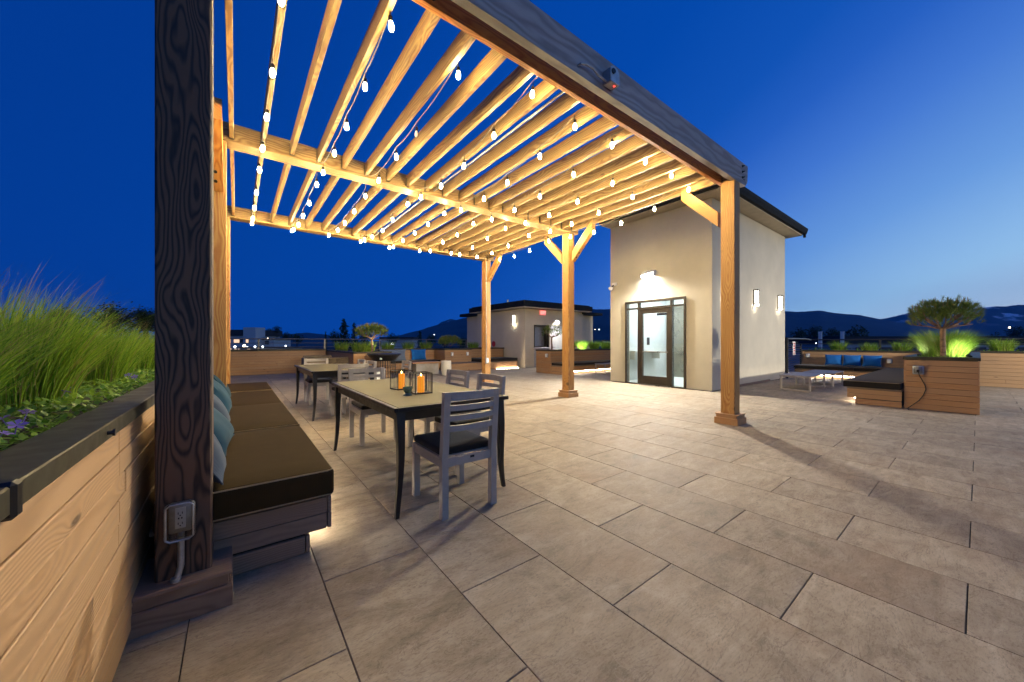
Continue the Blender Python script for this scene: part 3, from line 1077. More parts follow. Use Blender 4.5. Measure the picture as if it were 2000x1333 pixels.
# ------------------------------------------------------------------ stair tower
ST = thing('stair_tower', 'tall beige stucco stair tower with a lit glass door', 'building', (8.2, 3.53, 0))
hx0, hx1, hy0, hy1, hz = 8.2, 13.0, 3.53, 6.2, 4.22
dy0, dy1, dz1 = 4.10, 5.714, 2.137
wl = MB().box(hx0, hx0 + .18, hy0, dy0, .02, hz).box(hx0, hx0 + .18, dy1, hy1, .02, hz).box(hx0, hx0 + .18, dy0, dy1, dz1, hz)
part('wall', wl, 'stucco', ST)
part('wall', MB().box(hx0 + .181, hx1, hy0, hy0 + .18, .02, hz), 'stucco', ST)
part('wall', MB().box(hx0 + .181, hx1, hy1 - .18, hy1, .02, hz), 'stucco', ST)
part('wall', MB().box(hx1 - .18, hx1, hy0 + .181, hy1 - .181, .02, hz), 'stucco', ST)
part('base_flashing', MB().box(hx0 - .004, hx0 + .1, hy0 + .02, dy0 - .002, .0, .019).box(hx0 - .004, hx0 + .1, dy1 + .002, hy1, 0, .019).box(hx0 + .1, hx1, hy0 + .012, hy0 + .1, 0, .019), 'bronze', ST)
part('base_board', MB().box(hx0 + 1.1, hx1 - 1.3, hy0 - .02, hy0 - .002, .002, .06, .002), 'cedar_old', ST)
rf = part('roof', MB().box(hx0 - .33, hx1 + .33, hy0 - .36, hy1 + .08, 4.262, 4.40).box(hx0 - .28, hx1 + .28, hy0 - .31, hy1 + .03, 4.40, 4.46), 'roofing', ST)
part('soffit', MB().box(hx0 - .315, hx1 + .315, hy0 - .345, hy1 + .065, 4.24, 4.261), 'soffit', rf)
g = MB().prism([(hy0 - .361, 4.27), (hy0 - .361, 4.425), (hy0 - .46, 4.425), (hy0 - .45, 4.36), (hy0 - .415, 4.27)], 'x', hx0 - .40, hx1 + .40)
g.prism([(hx0 - .331, 4.27), (hx0 - .331, 4.425), (hx0 - .42, 4.425), (hx0 - .41, 4.36), (hx0 - .38, 4.27)], 'y', hy0 - .36, hy1 + .08)
part('gutter', g, 'roofing', rf)
part('downpipe', MB().tube([(hx1 + .26, hy0 - .405, 4.27), (hx1 + .26, hy0 - .405, 4.16)], .035, 8), 'roofing', rf)

# door set
DS = part('door_frame', MB().box(8.17, 8.27, dy0 + .001, dy0 + .045, 0, dz1 - .001).box(8.17, 8.27, dy1 - .045, dy1 - .001, 0, dz1 - .001)
          .box(8.17, 8.27, dy0 + .046, dy1 - .046, dz1 - .055, dz1 - .001).box(8.17, 8.27, dy0 + .046, dy1 - .046, 0, .03)
          .box(8.172, 8.268, 4.425, 4.47, .031, dz1 - .056).box(8.172, 8.268, 5.295, 5.34, .031, dz1 - .056)
          .box(8.172, 8.268, dy0 + .046, 4.424, 1.925, 1.965).box(8.172, 8.268, 4.471, 5.294, 1.915, 1.965).box(8.172, 8.268, 5.341, dy1 - .046, 1.925, 1.965), 'bronze', ST)
for (a, b, z0, z1) in ((dy0 + .046, 4.424, .031, 1.924), (5.341, dy1 - .046, .031, 1.924), (dy0 + .046, 4.424, 1.966, dz1 - .056), (4.471, 5.294, 1.966, dz1 - .056), (5.341, dy1 - .046, 1.966, dz1 - .056)):
    part('pane', MB().box(8.216, 8.222, a, b, z0, z1), 'glass', DS)
DL = part('door', MB().box(8.18, 8.24, 4.474, 4.56, .035, 1.912).box(8.18, 8.24, 5.205, 5.291, .035, 1.912).box(8.18, 8.24, 4.561, 5.204, 1.80, 1.912).box(8.18, 8.24, 4.561, 5.204, .035, .235), 'bronze', ST)
part('pane', MB().box(8.206, 8.212, 4.561, 5.204, .236, 1.799), 'glass', DL)
part('push_bar', MB().tube([(8.172, 4.53, .84), (8.150, 4.55, .84), (8.150, 5.23, .84), (8.172, 5.25, .84)], .012, 8), 'steel', DL)
part('closer', MB().box(8.245, 8.29, 4.58, 4.86, 1.74, 1.795, .004), 'bronze', DL)
part('hinge', MB().tube([(8.17, 4.474, 1.82), (8.17, 4.474, 1.92)], .014, 8), 'black_metal', DL)
part('threshold', MB().box(8.12, 8.169, 4.44, 5.33, .001, .014), 'steel', ST)
# lobby seen through the glass
part('lobby_floor', MB().box(8.275, 10.7, 3.75, 6.0, .001, .016), 'lobby', ST)
part('lobby_wall', MB().box(8.381, 10.7, 5.98, 6.015, .017, 2.6).box(10.7, 10.73, 3.75, 6.015, .017, 2.6).box(8.381, 10.7, 3.715, 3.75, .017, 2.6), 'lobby', ST)
part('lobby_ceiling', MB().box(8.381, 10.73, 3.715, 6.015, 2.601, 2.63), 'lobby', ST)
part('ceiling_light', MB().box(8.9, 10.3, 4.4, 5.4, 2.585, 2.599), 'panel', ST)
part('shelf', MB().box(8.6, 9.95, 5.70, 5.978, .80, .84, .003).box(8.62, 8.65, 5.72, 5.978, .60, .799).box(9.88, 9.91, 5.72, 5.978, .60, .799), 'white', ST)
ev = part('lift_door', MB().box(10.66, 10.698, 4.9, 5.36, .02, 2.1, .003).box(10.66, 10.698, 5.366, 5.83, .02, 2.1, .003), 'steel', ST)
part('lift_frame', MB().box(10.64, 10.699, 4.82, 4.897, .02, 2.18).box(10.64, 10.699, 5.833, 5.91, .02, 2.18).box(10.64, 10.699, 4.898, 5.832, 2.103, 2.18), 'steel', ev)
part('notice', MB().box(9.62, 9.76, 5.972, 5.978, 1.0, 1.22), 'bronze', ST)
# lamp over the door
wp = thing('wall_lamp', 'bright white floodlight on the wall over the glass door', 'lamp', (8.2, 5.0, 2.80))
part('housing', MB().prism([(8.198, 2.74), (8.198, 2.86), (8.15, 2.86), (8.055, 2.80), (8.055, 2.74)], 'y', 4.84, 5.16).box(8.055, 8.198, 4.84, 4.852, 2.70, 2.7395).box(8.055, 8.198, 5.148, 5.16, 2.70, 2.7395), 'white', wp)
part('lens', MB().box(8.06, 8.19, 4.856, 5.144, 2.722, 2.739), 'wallpack', wp)
# camera on the tower
sc = thing('security_camera', 'white security camera on the left edge of the tower wall', 'camera', (8.2, 6.08, 2.60))
part('bracket', MB().box(8.17, 8.198, 5.98, 6.14, 2.62, 2.70, .006), 'white', sc)
part('arm', MB().tube([(8.17, 6.08, 2.63), (8.12, 6.10, 2.58)], .018, 10), 'black_metal', sc)
part('dome', MB().lathe([(.0, 2.485), (.035, 2.495), (.058, 2.53), (.062, 2.57), (.04, 2.585)], 8.11, 6.12, 14), 'white', sc)


def flood(parent, loc, tgt, watts, sx=.28, sy=.06):
    ld = bpy.data.lights.new('flood', 'AREA')
    ld.shape, ld.size, ld.size_y, ld.energy, ld.color = 'RECTANGLE', sx, sy, watts, (1.0, .95, .86)
    lo = bpy.data.objects.new('flood', ld)
    COL.objects.link(lo)
    lo.parent = parent
    lo.location = Vector(loc) - wloc(parent)
    lo.rotation_euler = (Vector(tgt) - Vector(loc)).to_track_quat('-Z', 'Y').to_euler()


flood(wp, (8.045, 5.0, 2.775), (5.2, 4.7, .9), 560)


def sconce(label, x, y, axis, z0=2.0, z1=2.43):
    t = thing('wall_sconce', label, 'lamp', (x, y, z0), 'wall lamps')
    if axis == 'y':
        c = lambda a, b, c_, d, e, f: MB().box(x + a, x + b, y - d, y - c_, e, f, .002)
    else:
        c = lambda a, b, c_, d, e, f: MB().box(x - d, x - c_, y + a, y + b, e, f, .002)
    part('back_plate', c(-.075, .075, .002, .02, z0, z1), 'bronze', t)
    part('diffuser', c(-.05, .05, .021, .085, z0 + .085, z1 - .03), 'sconce', t)
    part('top_cap', c(-.075, .075, .021, .10, z1 - .028, z1), 'bronze', t)
    part('bottom_cap', c(-.075, .075, .021, .10, z0 + .055, z0 + .083), 'bronze', t)
    part('rail', c(-.075, -.055, .086, .10, z0 + .084, z1 - .029), 'bronze', t)
    part('rail', c(.055, .075, .086, .10, z0 + .084, z1 - .029), 'bronze', t)
    part('downlight', c(-.035, .035, .03, .09, z0 + .018, z0 + .0545), 'sconce_down', t)


sconce('wall lamp in the middle of the tower side wall, right of the big post', 10.60, 3.53, 'y')
sconce('wall lamp near the far corner of the tower side wall', 12.42, 3.53, 'y')
sconce('wall lamp on the tower side wall half hidden by the big post', 8.78, 3.53, 'y')

# second tower out of the picture on the right; its lamp lights the right corner
ST2 = thing('stair_tower', 'beige stucco wall of a second tower on the right side of the deck', 'building', (10, -7.6, 0))
part('wall', MB().box(8.6, 13.4, -8.1, -7.6, .0, 4.2), 'stucco', ST2)
part('roof', MB().box(8.4, 13.6, -8.2, -7.3, 4.205, 4.4), 'roofing', ST2)
wp3 = thing('wall_lamp', 'white floodlight on the second tower wall at the right', 'lamp', (11.5, -7.6, 2.8))
part('housing', MB().prism([(-7.598, 2.74), (-7.598, 2.86), (-7.55, 2.86), (-7.45, 2.80), (-7.45, 2.76)], 'x', 11.34, 11.66), 'white', wp3)
part('lens', MB().prism([(-7.596, 2.69), (-7.596, 2.739), (-7.46, 2.739), (-7.46, 2.70)], 'x', 11.36, 11.64), 'wallpack', wp3)

ld = bpy.data.lights.new('flood', 'SPOT')
ld.energy, ld.color, ld.spot_size, ld.spot_blend, ld.shadow_soft_size = 5500, (1.0, .93, .82), math.radians(96), 1.0, .08
lo = bpy.data.objects.new('flood', ld)
COL.objects.link(lo)
lo.parent = wp3
lo.location = Vector((11.5, -7.42, 2.72)) - wloc(wp3)
lo.rotation_euler = Vector((1.0, 5.2, -2.8)).to_track_quat('-Z', 'Y').to_euler()

# ------------------------------------------------------------------ small roof building
SB = thing('roof_building', 'low beige roof building with a dark flat roof and an exit sign', 'building', (9.65, 11.65, 0))
bx0, bx1, by0, by1 = 9.65, 13.3, 11.65, 15.4
wz = 2.50
wb = MB().box(bx0, bx0 + .15, by0, by1, .10, wz).box(bx0 + .151, 10.15, by0, by0 + .15, .10, wz).box(11.9, bx1, by0, by0 + .15, .10, wz).box(10.15, 11.9, by0, by0 + .15, 1.83, wz).box(11.05, 11.12, by0, by0 + .15, 0, 1.83)
part('wall', wb, 'stucco2', SB)
part('wall', MB().box(bx1 - .15, bx1, by0 + .151, by1, .1, wz).box(bx0 + .151, bx1 - .151, by1 - .15, by1, .1, wz), 'stucco2', SB)
part('base_course', MB().box(bx0 - .008, bx0 + .14, by0 - .008, by1, 0, .099).box(bx0 + .141, 10.14, by0 - .008, by0 + .14, 0, .099), 'stucco', SB)
part('side_wing', MB().box(10.1, 13.0, 15.401, 17.2, 0, 2.45), 'stucco2', SB)
part('side_wing', MB().box(13.301, 14.3, 11.9, 13.6, 0, 2.40), 'stucco2', SB)
r2 = part('roof', MB().box(bx0 - .32, bx1 + .3, by0 - .32, by1 + .3, 2.56, 2.78).box(bx0 - .22, bx1 + .2, by0 - .22, by1 + .2, 2.78, 2.83).box(13.2, 14.7, 11.6, 13.9, 2.42, 2.54).box(9.8, 13.2, by1 + .301, 17.5, 2.47, 2.62), 'roofing', SB)
part('soffit', MB().box(bx0 - .30, bx1 + .28, by0 - .30, by1 + .28, 2.525, 2.559), 'soffit', r2)
part('vent_pipe', MB().tube([(10.2, 13.6, 2.83), (10.2, 13.6, 3.1)], .05, 10), 'galv', r2)
# bar opening and door
bo = part('bar_opening', MB().box(10.151, 10.19, by0 - .01, by0 + .12, .86, 1.829).box(11.01, 11.049, by0 - .01, by0 + .12, .86, 1.829).box(10.191, 11.009, by0 - .01, by0 + .12, 1.78, 1.829), 'bronze', SB)
part('shutter', MB().box(10.191, 11.009, by0 + .3, by0 + .32, .90, 1.779), 'galv', bo)
part('counter', MB().box(10.10, 11.1, by0 - .14, by0 + .30, .82, .859, .003), 'white', SB)
part('panel_below', MB().box(10.152, 11.048, by0 + .04, by0 + .07, .0, .819), 'galv', SB)
bd = part('door', MB().box(11.13, 11.89, by0 + .04, by0 + .09, .01, 1.82, .003), 'white', SB)
part('handle', MB().tube([(11.22, by0 + .03, .85), (11.22, by0 - .02, .85), (11.34, by0 - .02, .85)], .012, 8), 'steel', bd)
wp2 = thing('wall_lamp', 'bright white floodlight beside the post on the low roof building', 'lamp', (11.44, 11.65, 1.98))
part('housing', MB().prism([(11.648, 1.98), (11.648, 2.08), (11.60, 2.08), (11.52, 2.03), (11.52, 1.98)], 'x', 11.30, 11.58).box(11.30, 11.312, 11.52, 11.648, 1.94, 1.9795).box(11.568, 11.58, 11.52, 11.648, 1.94, 1.9795), 'white', wp2)
part('lens', MB().box(11.316, 11.564, 11.525, 11.64, 1.962, 1.979), 'wallpack_small', wp2)
flood(wp2, (11.44, 11.51, 2.01), (10.8, 9.0, .2), 170)
sconce('wall lamp on the left side of the low roof building', 9.65, 12.35, 'x', 1.83, 2.28)
ex = thing('exit_sign', 'red lit EXIT sign under the roof of the low building', 'sign', (10.62, 11.64, 2.38))
part('panel', MB().box(10.47, 10.80, 11.60, 11.648, 2.27, 2.47, .004), 'exitred', ex)


def text_part(body, size, loc, rot, mat, parent, extrude=.003):
    cu = bpy.data.curves.new('lettering', 'FONT')
    cu.body = body
    cu.size = size
    cu.extrude = extrude
    cu.align_x, cu.align_y = 'CENTER', 'CENTER'
    tmp = bpy.data.objects.new('lettering_tmp', cu)
    COL.objects.link(tmp)
    dg = bpy.context.evaluated_depsgraph_get()
    me = bpy.data.meshes.new_from_object(tmp.evaluated_get(dg))
    bpy.data.objects.remove(tmp)
    me.materials.clear()
    me.materials.append(M[mat])
    me.name = 'lettering'
    return put('lettering', me, parent, Vector(loc) - wloc(parent), rot)


text_part('EXIT', .155, (10.635, 11.594, 2.37), (math.pi / 2, 0, 0), 'exitletter', ex)
al = thing('fire_bell', 'red round fire bell low on the beige wall behind the rear post', 'bell', (9.65, 13.9, 1.0))
part('gong', MB().tube([(9.60, 13.9, 1.0), (9.575, 13.9, 1.0)], [.14, .12], 16), 'red', al)
part('mount', MB().box(9.601, 9.648, 13.83, 13.97, .93, 1.07), 'red', al)

# ------------------------------------------------------------------ dining furniture


def table_master():
    t = thing('dining_table', 'dining table with two candle lanterns and a green bowl, nearest', 'table', (0, 0, 0), 'dining tables')
    w, l, z = .43, .90, .68
    part('tabletop', MB().box(-w + .03, w - .03, -l + .03, l - .03, z - .018, z, .002), 'tabletop', t)
    part('top_frame', MB().box(-w, -w + .0295, -l, l, z - .028, z - .0015, .003).box(w - .0295, w, -l, l, z - .028, z - .0015, .003)
         .box(-w + .03, w - .03, -l, -l + .0295, z - .028, z - .0015, .003).box(-w + .03, w - .03, l - .0295, l, z - .028, z - .0015, .003), 'black_metal', t)
    part('apron', MB().box(-w + .045, -w + .065, -l + .06, l - .06, z - .095, z - .029).box(w - .065, w - .045, -l + .06, l - .06, z - .095, z - .029)
         .box(-w + .066, w - .066, -l + .06, -l + .08, z - .095, z - .029).box(-w + .066, w - .066, l - .08, l - .06, z - .095, z - .029), 'black_metal', t)
    for sx in (-1, 1):
        for sy in (-1, 1):
            vs, fs = [], []
            n = 12
            for i in range(n + 1):
                u = i / n
                zz = (z - .03) * (1 - u)
                h = .028 - .016 * u ** .8
                bow = .022 * math.sin(u * math.pi) * (1 - u) * 2.0 - .022 * u ** 3 * -1.4
                cx = sx * (w - .052 + bow * .55 - .012 * math.sin(math.pi * u * 1.3))
                cy = sy * (l - .062 + bow)
                for (a, b) in ((-1, -1), (1, -1), (1, 1), (-1, 1)):
                    vs.append((cx + a * h, cy + b * h, zz))
            for i in range(n):
                for k in range(4):
                    fs.append((i * 4 + k, i * 4 + (k + 1) % 4, i * 4 + 4 + (k + 1) % 4, i * 4 + 4 + k))
            fs += [(3, 2, 1, 0), (n * 4, n * 4 + 1, n * 4 + 2, n * 4 + 3)]
            part('leg', MB().add(vs, fs, True), 'black_metal', t)
    return t


tm = table_master()
tm.location = (1.185, 3.04, 0)
t2 = copy_tree(tm)
t2.location = (1.24, 6.42, 0)
t2['label'] = 'dining table with a bare brown top, behind the lantern table'


def chair_master():
    t = thing('dining_chair', 'lavender grey slatted chair nearest the camera, back turned', 'chair', (0, 0, 0), 'dining chairs')
    w, d = .20, .235
    pw = .043
    zs = .365

    def rear(sx):
        x0, x1 = (sx * w, sx * (w - pw)) if sx < 0 else (sx * (w - pw), sx * w)
        return MB().prism([(-d, 0), (-d + .042, 0), (-d + .042, zs), (-d + .002, .775), (-d - .032, .775), (-d, zs + .01)], 'x', x0, x1)
    for sx in (-1, 1):
        part('leg', rear(sx), 'alu', t)
        x0, x1 = (sx * w, sx * (w - pw)) if sx < 0 else (sx * (w - pw), sx * w)
        part('leg', MB().box(x0, x1, d - .042, d, 0, zs - .001, .002), 'alu', t)
        part('side_rail', MB().box(x0 + .004, x1 - .004, -d + .043, d - .043, zs - .052, zs - .002), 'alu', t)
    part('front_rail', MB().box(-w + pw + .001, w - pw - .001, d - .036, d - .008, zs - .052, zs - .002), 'alu', t)
    part('rear_rail', MB().box(-w + pw + .001, w - pw - .001, -d + .008, -d + .036, zs - .052, zs - .002), 'alu', t)
    part('seat_frame', MB().box(-w + .004, w - .004, -d + .044, d - .004, zs, zs + .008), 'alu', t)
    for (z0, h) in ((.722, .052), (.660, .034), (.598, .034), (.532, .036)):
        vs, fs = [], []
        n = 8
        for i in range(n + 1):
            u = -1 + 2 * i / n
            x = u * (w - pw - .001)
            zm = z0 + h / 2
            lean = -d + .012 - .036 * (zm - zs) / (.775 - zs)
            y = lean - .020 * (1 - u * u)
            for (a, b) in ((-.009, 0), (.009, 0), (.009, h), (-.009, h)):
                vs.append((x, y + a, z0 + b))
        for i in range(n):
            for k in range(4):
                fs.append((i * 4 + k, i * 4 + (k + 1) % 4, i * 4 + 4 + (k + 1) % 4, i * 4 + 4 + k))
        fs += [(3, 2, 1, 0), (n * 4, n * 4 + 1, n * 4 + 2, n * 4 + 3)]
        part('slat', MB().add(vs, fs), 'alu', t)
    part('cushion', MB().rbox(-w + .012, w - .012, -d + .046, d + .004, zs + .009, zs + .056, .014, 3, .006, 5), 'cushion_dark', t)
    part('label_tag', MB().box(.0, .03, -d + .0065, -d + .0079, zs - .022, zs - .008), 'black_metal', t)
    return t


cm = chair_master()
cm.location = (1.185, 2.205, 0)
for x, y, a, lab in ((1.22, 4.135, 180, 'slatted chair facing the camera at the far end of the lantern table'),
                     (1.64, 2.77, 92, 'slatted chair on the right side of the lantern table, nearer the camera'),
                     (1.655, 3.42, 94, 'slatted chair on the right side of the lantern table, farther from the camera'),
                     (1.305, 5.585, 0, 'cream lit slatted chair at the near end of the bare table'),
                     (1.18, 7.24, 180, 'pale chair at the far end of the bare table, by the parapet'),
                     (1.50, 6.02, 92, 'slatted chair on the right side of the bare table, nearer end'),
                     (1.50, 6.60, 90, 'slatted chair on the right side of the bare table, farther end'),
                     (1.95, 5.68, 86, 'slatted chair pushed back behind the left candle lantern')):
    c = copy_tree(cm)
    c.location, c.rotation_euler = (x, y, 0), (0, 0, math.radians(a))
    c['label'] = lab


def lantern(label, cx, cy, rot):
    z = .681
    t = thing('candle_lantern', label, 'lantern', (0, 0, 0), 'lanterns on the table')
    w, h, r = .066, .158, .0038
    fr = MB()
    for zz in (r, h):
        fr.tube([(-w, -w, zz), (w, -w, zz), (w, w, zz), (-w, w, zz), (-w, -w, zz)], r, 6)
    for a in (-w, w):
        for b in (-w, w):
            fr.tube([(a, b, 0), (a, b, h)], r, 6)
    fr.box(-w, w, -w, w, .001, .005)
    part('frame', fr, 'black_metal', t)
    wi = MB()
    for k in range(1, 10):
        s = -w + 2 * w * k / 10
        for p in ((s, -w), (s, w), (-w, s), (w, s)):
            wi.tube([(*p, .006), (*p, h)], .0008, 4, True, False)
    part('wires', wi, 'black_metal', t)
    c = part('candle', MB().lathe([(.0, .006), (.026, .006), (.0265, .128), (.023, .130), (.012, .1265), (0, .1265)], 0, 0, 18), 'wax_lit', t)
    part('flame', MB().lathe([(.0, .131), (.0038, .136), (.0042, .141), (.0022, .150), (.0, .158)], 0, 0, 8), 'flame', c)
    part('wick', MB().tube([(0, 0, .126), (0, 0, .133)], .001, 5), 'black_metal', c)
    t.location, t.rotation_euler = (cx, cy, z), (0, 0, math.radians(rot))
    return t


lantern('left wire lantern with a burning orange candle, farther from the chair', 1.118, 3.00, 8)
lantern('right wire lantern with a burning orange candle behind the green bowl', 1.152, 2.672, -4)
bw = thing('glass_bowl', 'small mottled green glass bowl in front of the lanterns', 'bowl', (1.02, 2.61, .681))
part('bowl', MB().lathe([(.018, .700), (.024, .704), (.031, .717), (.034, .730), (.035, .744), (.0325, .744), (.031, .728), (.024, .712), (.0, .708)], 1.02, 2.61, 20), 'greenglass', bw)
part('foot', MB().lathe([(.034, .681), (.036, .684), (.028, .692), (.018, .6995)], 1.02, 2.61, 20), 'teal', bw)


def coffee_table(label, x0, x1, y0, y1):
    t = thing('coffee_table', label, 'table', ((x0 + x1) / 2, (y0 + y1) / 2, 0), 'coffee tables')
    z = .335
    n = 5
    h = (y1 - y0) / n
    for i in range(n):
        part('slat', MB().box(x0, x1, y0 + i * h + .002, y0 + (i + 1) * h - .002, z - .02, z, .002), 'alu', t)
    for x in (x0 + .02, x1 - .06):
        part('sled_leg', MB().box(x, x + .035, y0 + .01, y0 + .045, .0, z - .021).box(x, x + .035, y1 - .045, y1 - .01, 0, z - .021).box(x, x + .035, y0 + .046, y1 - .046, 0, .025).box(x, x + .035, y0 + .046, y1 - .046, z - .046, z - .021), 'alu', t)
    return t


coffee_table('low white coffee table nearest the tower in the right corner', 9.90, 11.15, 2.22, 2.80)
coffee_table('low white coffee table behind the first one, nearer the blue pillows', 11.35, 12.45, 2.12, 2.72)
coffee_table('low pale coffee table in front of the bench left of the tower', 9.95, 10.9, 7.75, 8.2)

# far furniture
so = thing('wicker_sofa', 'brown wicker sofa behind the white chair back', 'sofa', (2.2, 12.3, 0))
part('back', MB().box(1.65, 2.45, 12.75, 12.82, .1, .66, .01), 'wicker', so)
part('arm', MB().box(2.35, 2.42, 12.0, 12.74, .1, .60, .01).box(1.60, 1.67, 12.0, 12.74, .1, .60, .01), 'wicker', so)
part('front_weave', MB().box(1.68, 2.34, 12.0, 12.05, .08, .30, .01), 'wicker', so)
part('seat_cushion', MB().rbox(1.68, 2.34, 12.06, 12.74, .30, .42, .03, 2), 'cushion_dark', so)
so2 = thing('wicker_armchair', 'woven wicker armchair next to the wicker sofa', 'armchair', (2.6, 11.5, 0))
wv = MB()
for i in range(22):
    x = 1.86 + i * .034
    wv.box(x, x + .014, 11.30, 11.318, .12, .60)
for i in range(12):
    z = .14 + i * .038
    wv.box(1.85, 2.60, 11.318, 11.328, z, z + .016)
part('woven_back', wv, 'wicker', so2)
part('frame', MB().box(1.83, 2.62, 11.29, 11.34, .60, .635, .005).box(1.83, 1.855, 11.29, 11.34, 0, .599).box(2.595, 2.62, 11.29, 11.34, 0, .599).box(1.83, 1.86, 11.341, 11.9, .40, .44).box(2.59, 2.62, 11.341, 11.9, .40, .44).box(1.83, 1.86, 11.87, 11.9, 0, .399).box(2.59, 2.62, 11.87, 11.9, 0, .399), 'wicker', so2)
part('seat_cushion', MB().rbox(1.87, 2.58, 11.35, 11.9, .26, .38, .03, 2), 'cushion_dark', so2)
gr = thing('fire_table', 'tall black round mesh fire table in front of the pine planter', 'table', (3.35, 10.35, 0))
part('top', MB().lathe([(0, .715), (.46, .715), (.48, .725), (.48, .742), (.46, .75), (0, .75)], 3.35, 10.35, 24), 'black_metal', gr)
part('bowl', MB().lathe([(.30, .56), (.44, .714)], 3.35, 10.35, 24), 'black_metal', gr)
ms = MB()
for i in range(28):
    a = 2 * math.pi * i / 28
    x, y = 3.35 + .34 * math.cos(a), 10.35 + .34 * math.sin(a)
    ms.tube([(3.35 + .30 * math.cos(a), 10.35 + .30 * math.sin(a), .56), (x, y, .02)], .006, 5)
for z in (.02, .2, .38, .56):
    ms.tube([(3.35 + .335 * math.cos(2 * math.pi * i / 28), 10.35 + .335 * math.sin(2 * math.pi * i / 28), z) for i in range(29)], .006, 5)
part('mesh_skirt', ms, 'black_metal', gr)
part('control', MB().box(3.13, 3.19, 10.02, 10.035, .60, .65).box(3.27, 3.30, 9.99, 10.0, .64, .67), 'white', gr)
gb = thing('tank_cabinet', 'small white cabinet beside the black fire table', 'cabinet', (3.1, 9.9, 0))
part('body', MB().box(2.90, 3.12, 9.55, 9.80, .02, .36, .006), 'white', gb)
part('lid', MB().box(2.89, 3.13, 9.54, 9.81, .361, .38, .004), 'white', gb)
part('latch', MB().box(3.04, 3.07, 9.538, 9.549, .22, .26), 'black_metal', gb)
pt = thing('side_table', 'plank topped low table in front of the far bench pillows', 'table', (5.1, 11.5, 0))
for i in range(4):
    part('plank', MB().box(4.55, 5.65, 11.2 + i * .15, 11.345 + i * .15, .37, .41, .002), 'cedar', pt)
part('base', MB().box(4.7, 5.5, 11.28, 11.72, 0, .369, .004), 'alu', pt)
pot = thing('plant_pot', 'tall tapered white pot in front of the far bench', 'pot', (5.44, 10.6, 0))
part('pot', MB().lathe([(.10, .0), (.145, .02), (.168, .25), (.162, .47), (.150, .475), (.145, .44), (0, .43)], 5.44, 10.6, 24), 'terracotta_white', pot)

# ------------------------------------------------------------------ railings and gate


def railing(label, pts, z0, z1, nr, mat='rail', posts=2.3, group=None):
    t = thing('railing', label, 'railing', (*pts[0], 0), group)
    for a, b in zip(pts[:-1], pts[1:]):
        a, b = Vector((*a, 0)), Vector((*b, 0))
        L = (b - a).length
        for i in range(nr):
            z = z1 - (z1 - z0) * i / nr
            part('rail', MB().tube([a + Vector((0, 0, z)), b + Vector((0, 0, z))], .022 if i == 0 else .012, 8), mat, t)
        n = max(1, int(round(L / posts)))
        for i in range(n + 1):
            p = a.lerp(b, i / n)
            part('post', MB().box(p.x - .025, p.x + .025, p.y - .025, p.y + .025, 0, z1 - .02), mat, t)
    return t


railing('metal railing behind the far parapet planter', [(-1.5, 15.75), (9.2, 15.75)], .75, 1.20, 3, 'rail', 2.0)
railing('dark metal railing behind the right planters', [(15.6, 4.2), (15.6, -7.6)], .62, 1.16, 4, 'rail_dark', 2.4)
railing('metal railing left of the bright grass by the low roof building', [(13.4, 10.6), (15.6, 10.6)], .62, 1.16, 4, 'rail_dark', 2.2)
gt = thing('metal_gate', 'dark slatted metal gate between the tower and the blue pillows', 'gate', (13.05, 3.5, 0))
part('frame', MB().box(13.05, 13.10, 3.47, 3.51, 0, 1.20).box(14.38, 14.43, 3.47, 3.51, 0, 1.02), 'rail_dark', gt)
for i in range(16):
    z = .08 + i * .066
    x1 = 14.379 if z < 1.0 else 14.1
    part('slat', MB().box(13.101, x1, 3.478, 3.502, z, z + .022), 'rail_dark', gt)
part('top_rail', MB().tube([(13.06, 3.49, 1.19), (14.9, 3.49, 1.19), (15.55, 3.49, 1.16)], .02, 8), 'rail', gt)
gs = thing('gate_sign', 'white sign with red lines on the dark gate', 'sign', (13.6, 3.46, .95))
part('panel', MB().box(13.50, 13.73, 3.462, 3.470, .70, 1.10, .002), 'signwhite', gs)
lines = MB()
for i in range(5):
    z = 1.05 - i * .072
    for k in range(3):
        lines.box(13.53 + k * .058, 13.53 + k * .058 + .042, 3.458, 3.4615, z - .034, z)
part('lettering', lines, 'signred', gs)

# ------------------------------------------------------------------ plants


